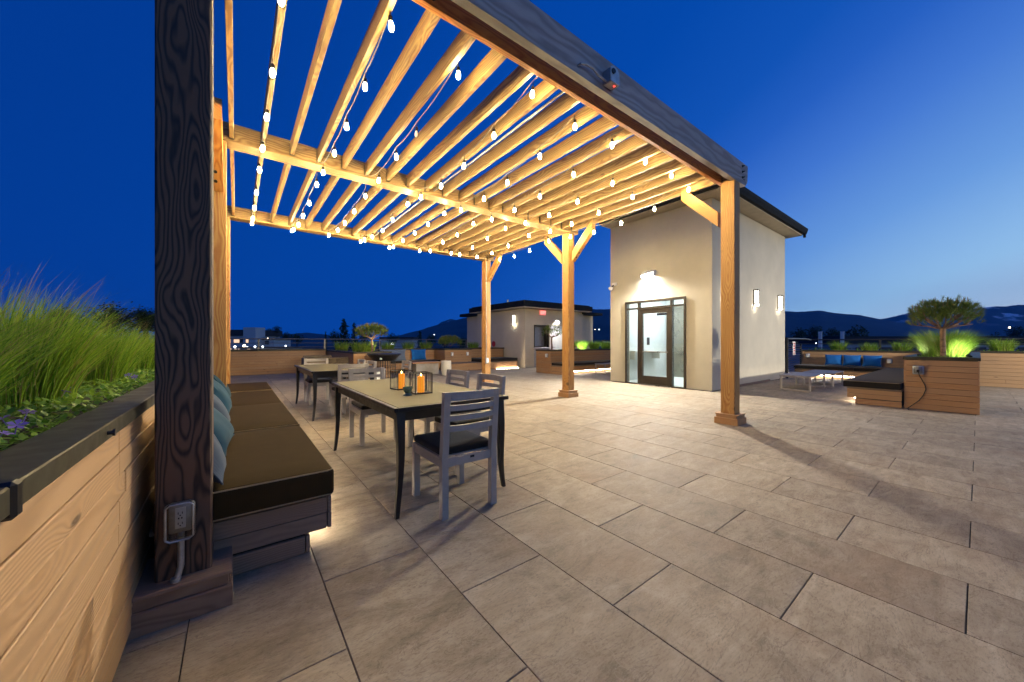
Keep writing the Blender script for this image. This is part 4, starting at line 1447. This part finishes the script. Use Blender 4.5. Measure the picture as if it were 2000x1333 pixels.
def blade_mesh(name, mat, n, base, hmin, hmax, lean, w, seg=4, centre=None, curl=1.0, bias=(0, 0)):
    """n grass blades; base(i) gives a foot; blades lean away from the centre and arch over."""
    P = np.zeros((n, 2 * seg + 1, 3))
    for i in range(n):
        x, y, z = base()
        h = rng.uniform(hmin, hmax)
        if centre is not None:
            ang = math.atan2(y - centre[1], x - centre[0]) + rng.normal(0, .6)
            rr = math.hypot(x - centre[0], y - centre[1])
            ln = lean * (.25 + rr / centre[2]) * rng.uniform(.4, 1.3)
        else:
            ang = rng.uniform(0, 2 * math.pi)
            ln = lean * rng.uniform(.2, 1.2)
        dx, dy = math.cos(ang) * ln + bias[0] * rng.uniform(.3, 1), math.sin(ang) * ln + bias[1] * rng.uniform(.3, 1)
        tw = rng.uniform(0, math.pi)
        ww = w * rng.uniform(.6, 1.3)
        for s in range(seg + 1):
            u = s / seg
            cx = x + dx * h * (u ** (1.4 + curl * .5))
            cy = y + dy * h * (u ** (1.4 + curl * .5))
            dr = min(.9, math.hypot(dx, dy))
            cz = z + h * (u - .42 * dr * u ** 2.6)
            if s == seg:
                P[i, 2 * seg] = (cx, cy, cz)
            else:
                k = ww * (1 - u * .75) / 2
                P[i, 2 * s] = (cx - math.cos(tw) * k, cy - math.sin(tw) * k, cz)
                P[i, 2 * s + 1] = (cx + math.cos(tw) * k, cy + math.sin(tw) * k, cz)
    nv = 2 * seg + 1
    faces = []
    for i in range(n):
        o = i * nv
        for s in range(seg - 1):
            faces.append((o + 2 * s, o + 2 * s + 1, o + 2 * s + 3, o + 2 * s + 2))
        faces.append((o + 2 * seg - 2, o + 2 * seg - 1, o + 2 * seg))
    me = bpy.data.meshes.new(name)
    me.from_pydata(P.reshape(-1, 3).tolist(), [], faces)
    me.polygons.foreach_set('use_smooth', [True] * len(faces))
    me.materials.append(M[mat])
    return me


def grass_clump(label, cx, cy, z, rad, h, n, mat='grass', straw=.12, w=.004, lean=.55, group=None, seeds=0, cut=0):
    t = thing('grass_clump', label, 'ornamental grass', (cx, cy, z), group)

    def foot():
        a, r = rng.uniform(0, 2 * math.pi), rad * .55 * math.sqrt(rng.uniform(0, 1))
        return (r * math.cos(a), r * math.sin(a), -.03)
    put('blades', blade_mesh('blades', mat, n, foot, h * .55, h * 1.08, lean, w, 4, (0, 0, rad)), t)
    if straw:
        put('dry_blades', blade_mesh('dry_blades', 'straw', int(n * straw), foot, h * .4, h * .95, lean * 1.1, w * .8, 4, (0, 0, rad)), t)
    if cut:
        put('cut_stems', blade_mesh('cut_stems', 'straw', cut, foot, h * .42, h * .5, .10, w * 1.6, 2, (0, 0, rad)), t)
    if seeds:
        put('seed_heads', blade_mesh('seed_heads', 'straw', seeds, foot, h * 1.0, h * 1.32, lean * .8, w * .7, 6, (0, 0, rad), 1.0, (.12, .12)), t)
    return t


GL = 'grass clumps in the left planter'
grass_clump('tall arching grass clump nearest the camera in the left planter', -.76, 1.62, .81, .36, .46, 3000, 'grass', .14, .0042, .62, GL, 110)
grass_clump('tallest grass clump in the left planter, with feathery tips', -.80, 2.42, .81, .42, .56, 3400, 'grass', .16, .0045, .58, GL, 140)
grass_clump('third grass clump in the left planter, just left of the near post', -.78, 3.35, .81, .42, .46, 2800, 'grass', .14, .005, .58, GL, 80)
grass_clump('far grass clump in the left planter, half hidden by the near post', -.80, 4.5, .81, .44, .45, 2200, 'grass', .14, .006, .58, GL, 40)
for y in (6.6, 8.2, 10.0):
    pass
grass_clump('bright floodlit grass clump around the pine in the orange planter', 9.45, .36, .81, .42, .58, 2800, 'grass_bright', .10, .007, .75, None, 30)
for y, lab, h in ((2.68, 'grass clump behind the blue pillow nearest the gate', .34), (1.98, 'thin grass clump behind the middle blue pillow', .30), (1.32, 'grass clump with cut straw stems right of the pillows', .36), (.62, 'grass clump with cut straw stems just left of the pine', .36)):
    grass_clump(lab, 14.95, y, .80, .30, h + .06, 420, 'grass', .15, .009, .7, 'grass clumps behind the right bench', 0, 70)
for y, lab in ((-.35, 'grass clump with cut stems just right of the bright grass'), (-1.05, 'grass clump at the right edge over the pale planks'), (-1.75, 'grass clump past the right edge of the pale planter')):
    grass_clump(lab, 14.95, y, .83, .30, .44, 420, 'grass', .15, .009, .7, 'grass clumps right of the pine', 0, 90)
for x, lab in ((9.85, 'bright grass clump next to the middle post'), (10.5, 'bright grass clump second from the middle post'), (11.2, 'bright grass clump third from the middle post'), (11.95, 'bright grass clump touching the tower edge')):
    grass_clump(lab, x, 9.25, .79, .30, .46, 900, 'grass_bright', .08, .008, .6, 'bright grass clumps left of the tower')
for x, y, lab in ((2.98, 13.8, 'dark grass clump behind the pine by the sofa'), (3.2, 12.4, 'dark grass clump with straw left of the pine by the sofa'), (3.15, 11.3, 'grass and straw tuft at the foot of the sofa pine'),
                  (4.6, 13.75, 'dark grass clump with straw over the grey pillow'), (5.4, 13.75, 'dark grass clump with straw over the blue pillow'), (6.15, 13.75, 'dark grass clump left of the small dark pine'), (8.3, 13.6, 'green grass clump right of the small dark pine')):
    grass_clump(lab, x, y, .78, .36, .42, 420, 'grass', .22, .010, .6, 'dim grass clumps in the far planters', 0, 50)


def leaves_mesh(name, mat, n, region, size, zj=.04):
    vs, fs = [], []
    for _ in range(n):
        x, y, z = region()
        a, t = rng.uniform(0, 2 * math.pi), rng.uniform(.0, .8)
        s = size * rng.uniform(.6, 1.25)
        d = np.array([math.cos(a) * math.cos(t), math.sin(a) * math.cos(t), math.sin(t)])
        p = np.array([-math.sin(a), math.cos(a), rng.uniform(-.3, .3)]) * s * .28
        b = np.array([x, y, z])
        o = len(vs)
        vs += [tuple(b), tuple(b + d * s * .5 + p), tuple(b + d * s), tuple(b + d * s * .5 - p)]
        fs += [(o, o + 1, o + 2, o + 3)]
    me = bpy.data.meshes.new(name)
    me.from_pydata(vs, [], fs)
    me.materials.append(M[mat])
    return me


gc = stuff('ground_cover', leaves_mesh('ground_cover', 'groundcover', 3800, lambda: (rng.uniform(-.70, -.395), rng.uniform(.95, 4.6), .815 + rng.uniform(0, .035)), .030))
fl = MB()


def flower_mesh():
    mb = MB()
    for k in range(5):
        a = 2 * math.pi * k / 5
        c, s = math.cos(a), math.sin(a)
        mb.add([(0, 0, 0), (.012 * c - .006 * s, .012 * s + .006 * c, .004), (.019 * c, .019 * s, .003), (.012 * c + .006 * s, .012 * s - .006 * c, .004)], [(0, 1, 2, 3)])
    mb.tube([(0, 0, -.03), (0, 0, 0)], .001, 4)
    return mb.mesh('flower', 'violet')


fm = flower_mesh()
for k in range(12):
    y = rng.uniform(1.22, 1.75) if k < 8 else rng.uniform(2.0, 3.6)
    put('flower', fm, gc, (rng.uniform(-.60, -.41), y, .874 + rng.uniform(-.006, .012)), (rng.uniform(-.5, .5), rng.uniform(.1, .8), rng.uniform(0, 6)))
stuff('ground_cover', leaves_mesh('ground_cover', 'groundcover', 900, lambda: (rng.uniform(14.65, 15.2), rng.uniform(-3.5, 3.4), .81 + rng.uniform(0, .05)), .07))
stuff('ground_cover', leaves_mesh('ground_cover', 'groundcover', 500, lambda: (rng.uniform(8.85, 9.9), rng.uniform(.14, .6), .815 + rng.uniform(0, .03)), .05))


def pine(label, x, y, z, th, rx, rz, tufts=420, seed=1, group='umbrella pines in planters', nl=11, flat=.55):
    """Clipped mountain pine: bare trunk, spreading limbs, a shallow dome of needle tufts with upright shoots."""
    r = np.random.default_rng(seed)
    t = thing('pine_tree', label, 'tree', (x, y, z), group)
    tw = .038 * th / .45 * .8
    part('trunk', MB().tube([(x, y, z - .05), (x + .008, y, z + th * .3), (x - .006, y + .004, z + th * .7), (x, y, z + th)], [tw * 1.15, tw, tw * .92, tw * 1.02], 10), 'bark', t)
    br = MB()
    tips = []
    for i in range(nl):
        a = 2 * math.pi * i / nl + r.uniform(-.25, .25)
        L = rx * r.uniform(.55, .95)
        lift = rz * r.uniform(.10, .60)
        p0 = np.array([x, y, z + th - .02])
        p1 = p0 + np.array([math.cos(a) * L * .45, math.sin(a) * L * .45, lift * .35 + .02])
        p2 = p0 + np.array([math.cos(a + .15) * L, math.sin(a + .15) * L, lift])
        br.tube([p0, p1, p2], [tw * .5, tw * .33, tw * .14], 6)
        for k in range(4):
            b = a + r.uniform(-.7, .7)
            q = p1 + (p2 - p1) * r.uniform(.1, .9)
            e = q + np.array([math.cos(b) * L * .3, math.sin(b) * L * .3, rz * r.uniform(.1, .45)])
            br.tube([q, (q + e) / 2 + np.array([0, 0, -.01]), e], [tw * .2, tw * .14, tw * .07], 5)
    part('branches', br, 'bark', t)
    V, F = [], []
    SV = MB()
    k = 0
    while k < tufts:
        u = r.uniform(-1, 1, 3)
        d = math.sqrt(u[0] ** 2 + u[1] ** 2)
        if d > 1:
            continue
        top = math.sqrt(max(0, 1 - d ** 2.6))
        lump = .80 + .20 * math.sin(u[0] * 8 + seed) * math.cos(u[1] * 7)
        bot, tp = rz * (.36 - .27 * d ** 1.6), rz * (.40 + .60 * top * lump)
        zc = bot + (tp - bot) * r.uniform(0, 1) ** .7
        c = np.array([x + u[0] * rx * .95, y + u[1] * rx * .95, z + th + zc])
        k += 1
        ax = np.array([u[0] * .7, u[1] * .7, .8 + r.uniform(-.2, .4)])
        ax /= np.linalg.norm(ax)
        nl_ = rx * .17
        for _ in range(26):
            dd = ax + r.normal(0, .55, 3)
            dd /= np.linalg.norm(dd)
            s = c + ax * r.uniform(-.6, .6) * nl_ * .7
            e = s + dd * nl_ * r.uniform(.6, 1.1)
            q = np.cross(dd, r.normal(0, 1, 3))
            q = q / (np.linalg.norm(q) + 1e-9) * rx * .006
            o = len(V)
            V += [tuple(s - q), tuple(s + q), tuple(e)]
            F.append((o, o + 1, o + 2))
        if zc > rz * .55 and r.uniform() < .34:
            SV.tube([c, c + np.array([0, 0, nl_ * r.uniform(.7, 1.3)])], [rx * .014, rx * .007], 5)
    me = bpy.data.meshes.new('needles')
    me.from_pydata(V, [], F)
    me.materials.append(M['needles'])
    put('needles', me, t, Vector((0, 0, 0)) - Vector((x, y, z)))
    if SV.v:
        part('shoots', SV, 'candle_shoot', t)
    return t


pine('umbrella pine in the big orange planter at the right', 9.0, .35, .82, .49, .405, .50, 520, 3)
pine('umbrella pine by the wicker sofa at the far left', 3.22, 11.05, .78, .42, .47, .46, 420, 5)
pine('small dark bushy pine in the square planter with two outlets', 6.78, 12.9, .80, .12, .47, .44, 380, 9)
pine('thin pine with a bare open crown in front of the low building', 8.80, 9.15, .80, .46, .36, .44, 150, 12, 'umbrella pines in planters', 8)

# lamps among the plants: small spike floodlights


def spike_light(label, x, y, z, tgt, watts, col=(1, .93, .78), ang=80):
    t = thing('garden_spotlight', label, 'lamp', (x, y, z), 'spotlights among the plants')
    d = (Vector(tgt) - Vector((x, y, z))).normalized()
    p = Vector((x, y, z))
    part('spike', MB().tube([p + Vector((0, 0, -.08)), p + Vector((0, 0, .02))], .008, 6), 'black_metal', t)
    part('head', MB().tube([p + Vector((0, 0, .03)) - d * .05, p + Vector((0, 0, .03))], [.022, .028], 10), 'black_metal', t)
    ld = bpy.data.lights.new('spot', 'SPOT')
    ld.energy, ld.color, ld.spot_size, ld.spot_blend, ld.shadow_soft_size = watts, col, math.radians(ang), .6, .02
    lo = bpy.data.objects.new('spot', ld)
    COL.objects.link(lo)
    lo.parent = t
    lo.location = Vector((0, 0, .03)) + d * .012
    lo.rotation_euler = d.to_track_quat('-Z', 'Y').to_euler()


spike_light('small black spotlight behind the grass in the orange planter', 9.05, .10, .84, (9.6, .42, 1.10), 40, (.98, 1, .82), 95)
spike_light('added spotlight brightening the crown of the big pine', 9.30, .62, .84, (9.0, .35, 1.8), 14, (1, .93, .72), 85)  # extra lamp, added to brighten the pine crown from below
spike_light('small black spotlight in the grass left of the tower', 10.1, 9.05, .83, (11.2, 9.3, 1.0), 90, (.95, 1, .80), 110)
spike_light('small black spotlight at the foot of the pine by the sofa', 3.4, 10.98, .82, (3.2, 11.2, 1.6), 30, (1, .86, .6), 80)

# ------------------------------------------------------------------ the town and the mountains
structure('ground', MB().lathe([(0, -13.0), (20, -13.0), (400, -13.0), (4800, -13.2)], 0, 0, 48, False), 'ground')


def at(px, d):
    u = (px - 1000) / 701
    return d * sT + u * d * cT, d * cT - u * d * sT


def zat(py, d):
    return CAM_H + (668.9 - py) / 701 * d


def ridge(name, prof, d, depth, mat, seed):
    r = np.random.default_rng(seed)
    pxs = np.arange(prof[0][0], prof[-1][0] + 1, 6)
    ys_ = np.interp(pxs, [p[0] for p in prof], [p[1] for p in prof])
    nr = 14
    vs, fs = [], []
    n1 = r.normal(0, 1, (nr + 1, len(pxs)))
    k = np.ones(9) / 9
    n1 = np.array([np.convolve(q, k, 'same') for q in n1])
    jag = np.convolve(r.normal(0, 1, len(pxs)), np.ones(4) / 4, 'same')
    for i in range(nr + 1):
        u = i / nr
        for j, px in enumerate(pxs):
            dd = d - depth * (1 - u)
            x, y = at(px, dd)
            top = zat(ys_[j] + jag[j] * .9, d)
            f = u ** 1.25 if i < nr else 1
            z = -13 + (top + 13) * f * (1 + (n1[i, j] * .16 * (1 - u) * min(1, u * 4) if i < nr else 0))
            vs.append((x, y, z))
    m_ = len(pxs)
    o = len(vs)
    for j, px in enumerate(pxs):
        x, y = at(px, d + depth * .6)
        vs.append((x, y, -13))
    rows = nr + 2
    for i in range(rows - 1):
        for j in range(m_ - 1):
            fs.append((i * m_ + j, i * m_ + j + 1, (i + 1) * m_ + j + 1, (i + 1) * m_ + j))
    mb = MB().add(vs, fs, True)
    return structure(name, mb, mat)


def mountain_mat(name, snow):
    n = NT(name)
    p = n.pos()
    s = n.N.new('ShaderNodeSeparateXYZ')
    n.L.new(p, s.inputs[0])
    f = n.noise(p, .003, 7, .62)
    c = n.ramp(f, [(.35, (.020, .032, .034)), (.65, (.046, .062, .060))])
    if snow:
        sn = n.math('MULTIPLY', n.maprange(n.noise(n.vmath('MULTIPLY', p, (1, 1, 2.2)), .0038, 6, .6), .56, .62, 0, 1), n.maprange(s.outputs[2], 150, 270, 0, 1))
        c = n.mix(sn, c, (.62, .64, .68))
    n.set(n.b.inputs['Base Color'], c)
    n.b.inputs['Roughness'].default_value = .95
    n.b.inputs['Specular IOR Level'].default_value = .1
    return n.m


M['hillside'] = mountain_mat('hillside', False)
M['snowhill'] = mountain_mat('snowhill', True)
ridge('mountains', [(820, 668), (840, 645), (862, 630), (880, 624), (895, 626), (915, 640), (940, 668), (1500, 668), (1620, 640), (1700, 628), (1760, 615), (1800, 607), (1860, 604), (1920, 602), (1990, 597), (2080, 596), (2200, 600), (2500, 610), (2900, 640)], 3900, 900, 'snowhill', 4)
ridge('hills', [(-900, 655), (-300, 650), (200, 656), (480, 654), (560, 653), (600, 650), (650, 656), (700, 665), (740, 667), (775, 657), (820, 645), (860, 634), (905, 622), (960, 612), (1050, 604), (1110, 601), (1170, 604), (1250, 606), (1420, 607), (1536, 608), (1560, 609), (1604, 607), (1640, 613), (1680, 616), (1716, 623), (1760, 631), (1830, 645), (1900, 655), (2000, 658), (2300, 660)], 2900, 1300, 'hillside', 2)


def far_building(label, px, d, w, depth, z1, mat='hotel', roof=None, wins=(), rows_=()):
    t = thing('distant_building', label, 'building', (0, 0, 0))
    x, y = at(px, d)
    part('wall', MB().box(-w / 2, w / 2, 0, depth, -13, z1), mat, t)
    if roof:
        part('roof', MB().box(-w / 2 - .6, w / 2 + .6, -.6, depth + .6, z1, z1 + roof), 'hotelroof', t)
    for (wx, wz, ww, wh, lit) in wins:
        f = part('window', MB().box(wx - ww / 2 - .12, wx + ww / 2 + .12, -.10, -.004, wz - .12, wz + wh + .12), 'winframe', t)
        part('pane', MB().box(wx - ww / 2, wx + ww / 2, -.14, -.101, wz, wz + wh), lit, f)
    t.location = (x, y, 0)
    t.rotation_euler = (0, 0, -TH)
    return t


far_building('distant pale hotel wing with lit windows behind the left railing', 455, 130, 16, 14, 3.4, 'hotel', 2.2,
             [(-1.2, .8, .9, 1.6, 'litwin'), (1.4, .8, 2.0, 1.5, 'litwin'), (3.2, .8, .9, 1.5, 'winframe'), (-1.0, -2.2, 1.3, 1.0, 'litwin'), (1.0, -2.2, .9, .9, 'litwin'), (2.4, -2.2, .9, .9, 'litwin')])
tw_ = far_building('distant hotel tower with a lit gable lamp', 487, 128, 4.4, 5, 6.4, 'hotel', .0, [(-.7, .8, .9, 1.6, 'litwin')])
part('roof', MB().prism([(-3.2, 6.4), (3.2, 6.4), (2.6, 7.2), (0, 8.2), (-2.6, 7.2)], 'y', -.8, 5.8), 'hotelroof', tw_)
part('lamp', MB().box(-.9, .9, -.9, -.6, 5.7, 6.2), 'farlamp', tw_)
far_building('distant pale hotel end block right of its tower', 515, 132, 7.5, 10, 2.2, 'hotel', .5, [(1.5, -2.4, 2.0, 1.3, 'litwin_green'), (1.2, .4, 1.2, 1.1, 'winframe')])
far_building('low pale shed in front of the distant hotel', 512, 95, 12, 8, -.4, 'hotel', .25, [(-3.5, -1.5, .8, .8, 'litwin')])
far_building('long low pale roofed building beyond the right railing', 1900, 62, 46, 16, .9, 'hotel', 1.2,
             [(k, -1.0, 2.2, 1.1, 'winframe') for k in (-19, -15, -11, -7, -3, 1, 5, 9, 13, 17)])
far_building('small flat roofed building left of the long building', 1690, 85, 16, 10, -.2, 'hotel', .5, [(-3, -1.6, 1.6, 1, 'winframe'), (3, -1.6, 1.6, 1, 'winframe')])
far_building('dim house among the dark trees behind the far planter', 775, 160, 14, 9, 2.2, 'hotel', 1.2, [(-2, .0, .8, .9, 'farlamp_white')])
for px, lab in ((1602, 'left white vent stack beyond the right railing'), (1645, 'right white vent stack beyond the right railing')):
    x, y = at(px, 27)
    solo('vent_stack', MB().box(x - .10, x + .10, y - .10, y + .10, -3, zat(649, 27), .01).box(x - .115, x + .115, y - .115, y + .115, zat(649, 27), zat(648, 27)), 'white', lab, 'vent', (x, y, 0), 'vent stacks')


def far_tree(label, px, d, ytop, half, kind, seed, group):
    r = np.random.default_rng(seed)
    x, y = at(px, d)
    zt = zat(ytop, d)
    w = half / 701 * d
    t = thing('distant_tree', label, 'tree', (x, y, -13), group)
    part('trunk', MB().tube([(x, y, -13), (x, y, zt - w * .6)], [w * .14, w * .05], 6), 'trunkdark', t)
    V, F = [], []
    H = zt + (5 if kind == 'c' else 0)
    n = 700
    for _ in range(n):
        if kind == 'c':
            u = r.uniform(0, 1) ** .8
            zz = zt - u * min(11, zt + 13)
            rad = w * (u ** .8) * r.uniform(.3, 1.05) * (1 + .25 * math.sin(u * 40))
            a = r.uniform(0, 6.283)
            c = np.array([x + rad * math.cos(a), y + rad * math.sin(a), zz])
            s = w * .16
        else:
            v = r.normal(0, 1, 3)
            v /= np.linalg.norm(v)
            k = int(r.integers(0, 6))
            cx_, cz_ = [(-.5, -.3), (.5, -.35), (0, 0), (-.2, -.7), (.3, -.8), (.05, -.35)][k]
            rr = .55 * r.uniform(.5, 1) * w
            c = np.array([x + cx_ * w, y + (k - 2.5) * .15 * w, zt - .55 * w + cz_ * w]) + v * rr
            s = w * .10
        q1, q2 = r.normal(0, 1, 3) * s, r.normal(0, 1, 3) * s
        o = len(V)
        V += [tuple(c), tuple(c + q1), tuple(c + q2)]
        F.append((o, o + 1, o + 2))
    me = bpy.data.meshes.new('crown')
    me.from_pydata(V, [], F)
    me.materials.append(M['leafdark'])
    put('crown', me, t, Vector((-x, -y, 13)))


TL = 'dark trees on the skyline'
for a in ((516, 150, 640, 5, 'c', 'small dark conifer right of the hotel tower'), (527, 150, 641, 6, 'r', 'round dark tree between the hotel and the open sky'), (541, 140, 636, 8, 'r', 'dark tree with two rounded tops behind the railing'), (560, 150, 648, 10, 'r', 'low dark tree left of the open skyline'), (580, 150, 650, 12, 'r', 'broad low dark tree over the middle of the left railing'),
          (636, 140, 648, 6, 'c', 'small pointed dark conifer left of the tallest conifer'), (655, 130, 645, 14, 'r', 'broad dark tree at the foot of the tallest conifer'), (672, 130, 624, 15, 'c', 'tallest dark conifer left of the sofa pine'), (692, 130, 632, 11, 'c', 'blunt dark conifer touching the sofa pine'), (712, 135, 645, 14, 'r', 'broad dark tree behind the sofa pine'),
          (766, 150, 650, 12, 'r', 'dark tree right of the sofa pine'), (820, 160, 646, 9, 'c', 'pointed dark tree left of the small dark pine'), (842, 150, 652, 12, 'r', 'broad dark tree at the foot of the hill'), (868, 160, 656, 12, 'r', 'low dark tree right of the hill foot'), (905, 150, 658, 14, 'r', 'low dark tree next to the low roof building'),
          (1560, 170, 640, 16, 'r', 'hazy bare tree beyond the gate'), (1590, 175, 634, 18, 'r', 'tall hazy tree left of the vent stacks'), (1625, 175, 640, 16, 'r', 'hazy tree between the two vent stacks'), (1672, 160, 634, 22, 'r', 'tall hazy tree right of the vent stacks'), (1985, 300, 636, 16, 'r', 'dark tree clump at the right edge'), (1940, 320, 650, 18, 'r', 'low dark tree clump near the right edge')):
    far_tree(a[5], a[0], a[1], a[2], a[3], a[4], a[0], TL)
for px, d, yt, hf, lab in ((215, 12.5, 590, 55, 'leafy dark tree top behind the left grass'), (285, 14, 600, 40, 'leafy dark tree top beside the near post'), (120, 13.5, 600, 45, 'leafy dark tree top behind the nearest grass clump')):
    r = np.random.default_rng(int(px))
    x, y = at(px, d)
    zt = zat(yt, d)
    w = hf / 701 * d
    t = thing('leafy_tree', lab, 'tree', (x, y, -13), 'leafy tree tops behind the left planter')
    part('trunk', MB().tube([(x, y, -13), (x, y, zt - w)], [.22, .08], 8), 'trunkdark', t)
    tw2 = MB()
    V, F = [], []
    for _ in range(80):
        a, rr = r.uniform(0, 6.283), w * r.uniform(.1, 1.1)
        e = np.array([x + rr * math.cos(a), y + rr * math.sin(a), zt - .35 * w * r.uniform(0, 1) ** .6 - .75 * rr * rr / w * r.uniform(.3, 1.3)])
        b = np.array([x, y, zt - w * 1.1])
        mid = (b + e) / 2 + np.array([0, 0, -.08 * w])
        tw2.tube([b, mid, e], [.02, .012, .004], 4)
        for k in range(40):
            q = mid + (e - mid) * r.uniform(0.1, 1.05) + r.normal(0, .10 * w, 3)
            an, tl, s = r.uniform(0, 6.283), r.uniform(-.5, .6), r.uniform(.07, .12)
            dv = np.array([math.cos(an) * math.cos(tl), math.sin(an) * math.cos(tl), math.sin(tl)]) * s
            pv = np.array([-math.sin(an), math.cos(an), r.uniform(-.4, .4)]) * s * .3
            o = len(V)
            V += [tuple(q), tuple(q + dv * .5 + pv), tuple(q + dv), tuple(q + dv * .5 - pv)]
            F.append((o, o + 1, o + 2, o + 3))
    part('branches', tw2, 'trunkdark', t)
    me = bpy.data.meshes.new('crown')
    me.from_pydata(V, [], F)
    me.materials.append(M['leafdark'])
    put('crown', me, t, Vector((-x, -y, 13)))

lamp_me = MB().lathe([(0, -.5), (.35, -.35), (.5, 0), (.35, .35), (0, .5)], 0, 0, 8)
lm = {k: lamp_me.mesh('lamp_globe', k) for k in ('farlamp', 'farlamp_white')}
for px, py, d, sz, k, lab in ((459, 678, 110, .7, 'farlamp_white', 'low white lamp at the left under the hotel'), (477, 676, 105, .8, 'farlamp', 'warm lamp under the hotel tower'), (483, 679, 105, .6, 'farlamp_white', 'white lamp right under the hotel tower'), (498, 678, 92, .5, 'farlamp_white', 'left lamp on the shed in front of the hotel'), (513, 678, 92, .5, 'farlamp_white', 'right lamp on the shed in front of the hotel'), (523, 662, 126, .6, 'farlamp', 'warm lamp at the right end of the hotel'), (558, 676, 90, .35, 'farlamp_white', 'lone lamp seen through the left railing'),
                              (848, 654, 600, 1.2, 'farlamp_white', 'tiny lamp at the foot of the dark hill'), (1972, 640, 900, 4.0, 'farlamp', 'bright far lamp near the right edge'), (1170, 644, 1500, 4, 'farlamp_white', 'far street lamp right of the low roof building'), (1162, 644, 1500, 3, 'farlamp', 'far warm street lamp right of the low roof building'), (1594, 671, 60, .15, 'farlamp_white', 'small lamp between the gate and the vent stacks')):
    x, y = at(px, d)
    z = zat(py, d)
    t = thing('street_lamp', lab, 'lamp', (x, y, -13), 'distant lamps in the town')
    part('pole', MB().tube([(x, y, -13), (x, y, z - sz * .5)], max(.03, sz * .05), 5), 'trunkdark', t)
    g_ = put('lamp_globe', lm[k], t, (0, 0, z + 13))
    g_.scale = (sz, sz, sz)

# ------------------------------------------------------------------ evening air
hz = bpy.data.materials.new('haze')
hz.use_nodes = True
hn = hz.node_tree
hn.nodes.clear()
ho = hn.nodes.new('ShaderNodeOutputMaterial')
hv = hn.nodes.new('ShaderNodeVolumePrincipled')
hv.inputs['Color'].default_value = (.12, .50, 1.0, 1)
hv.inputs['Density'].default_value = 0.00008
hv.inputs['Anisotropy'].default_value = 0.0
hn.links.new(hv.outputs[0], ho.inputs['Volume'])
hzb = MB().box(-5000, 5000, -5000, 5000, -14.4, 460)
M['haze'] = hz
stuff('haze', hzb, 'haze')

for o in S.objects:
    if o.parent is not None and o.name.split('.')[0] in ('shoots', 'needles', 'blades', 'dry_blades', 'cut_stems', 'seed_heads', 'crown', 'branches', 'wires', 'slots'):
        o['kind'] = 'stuff'
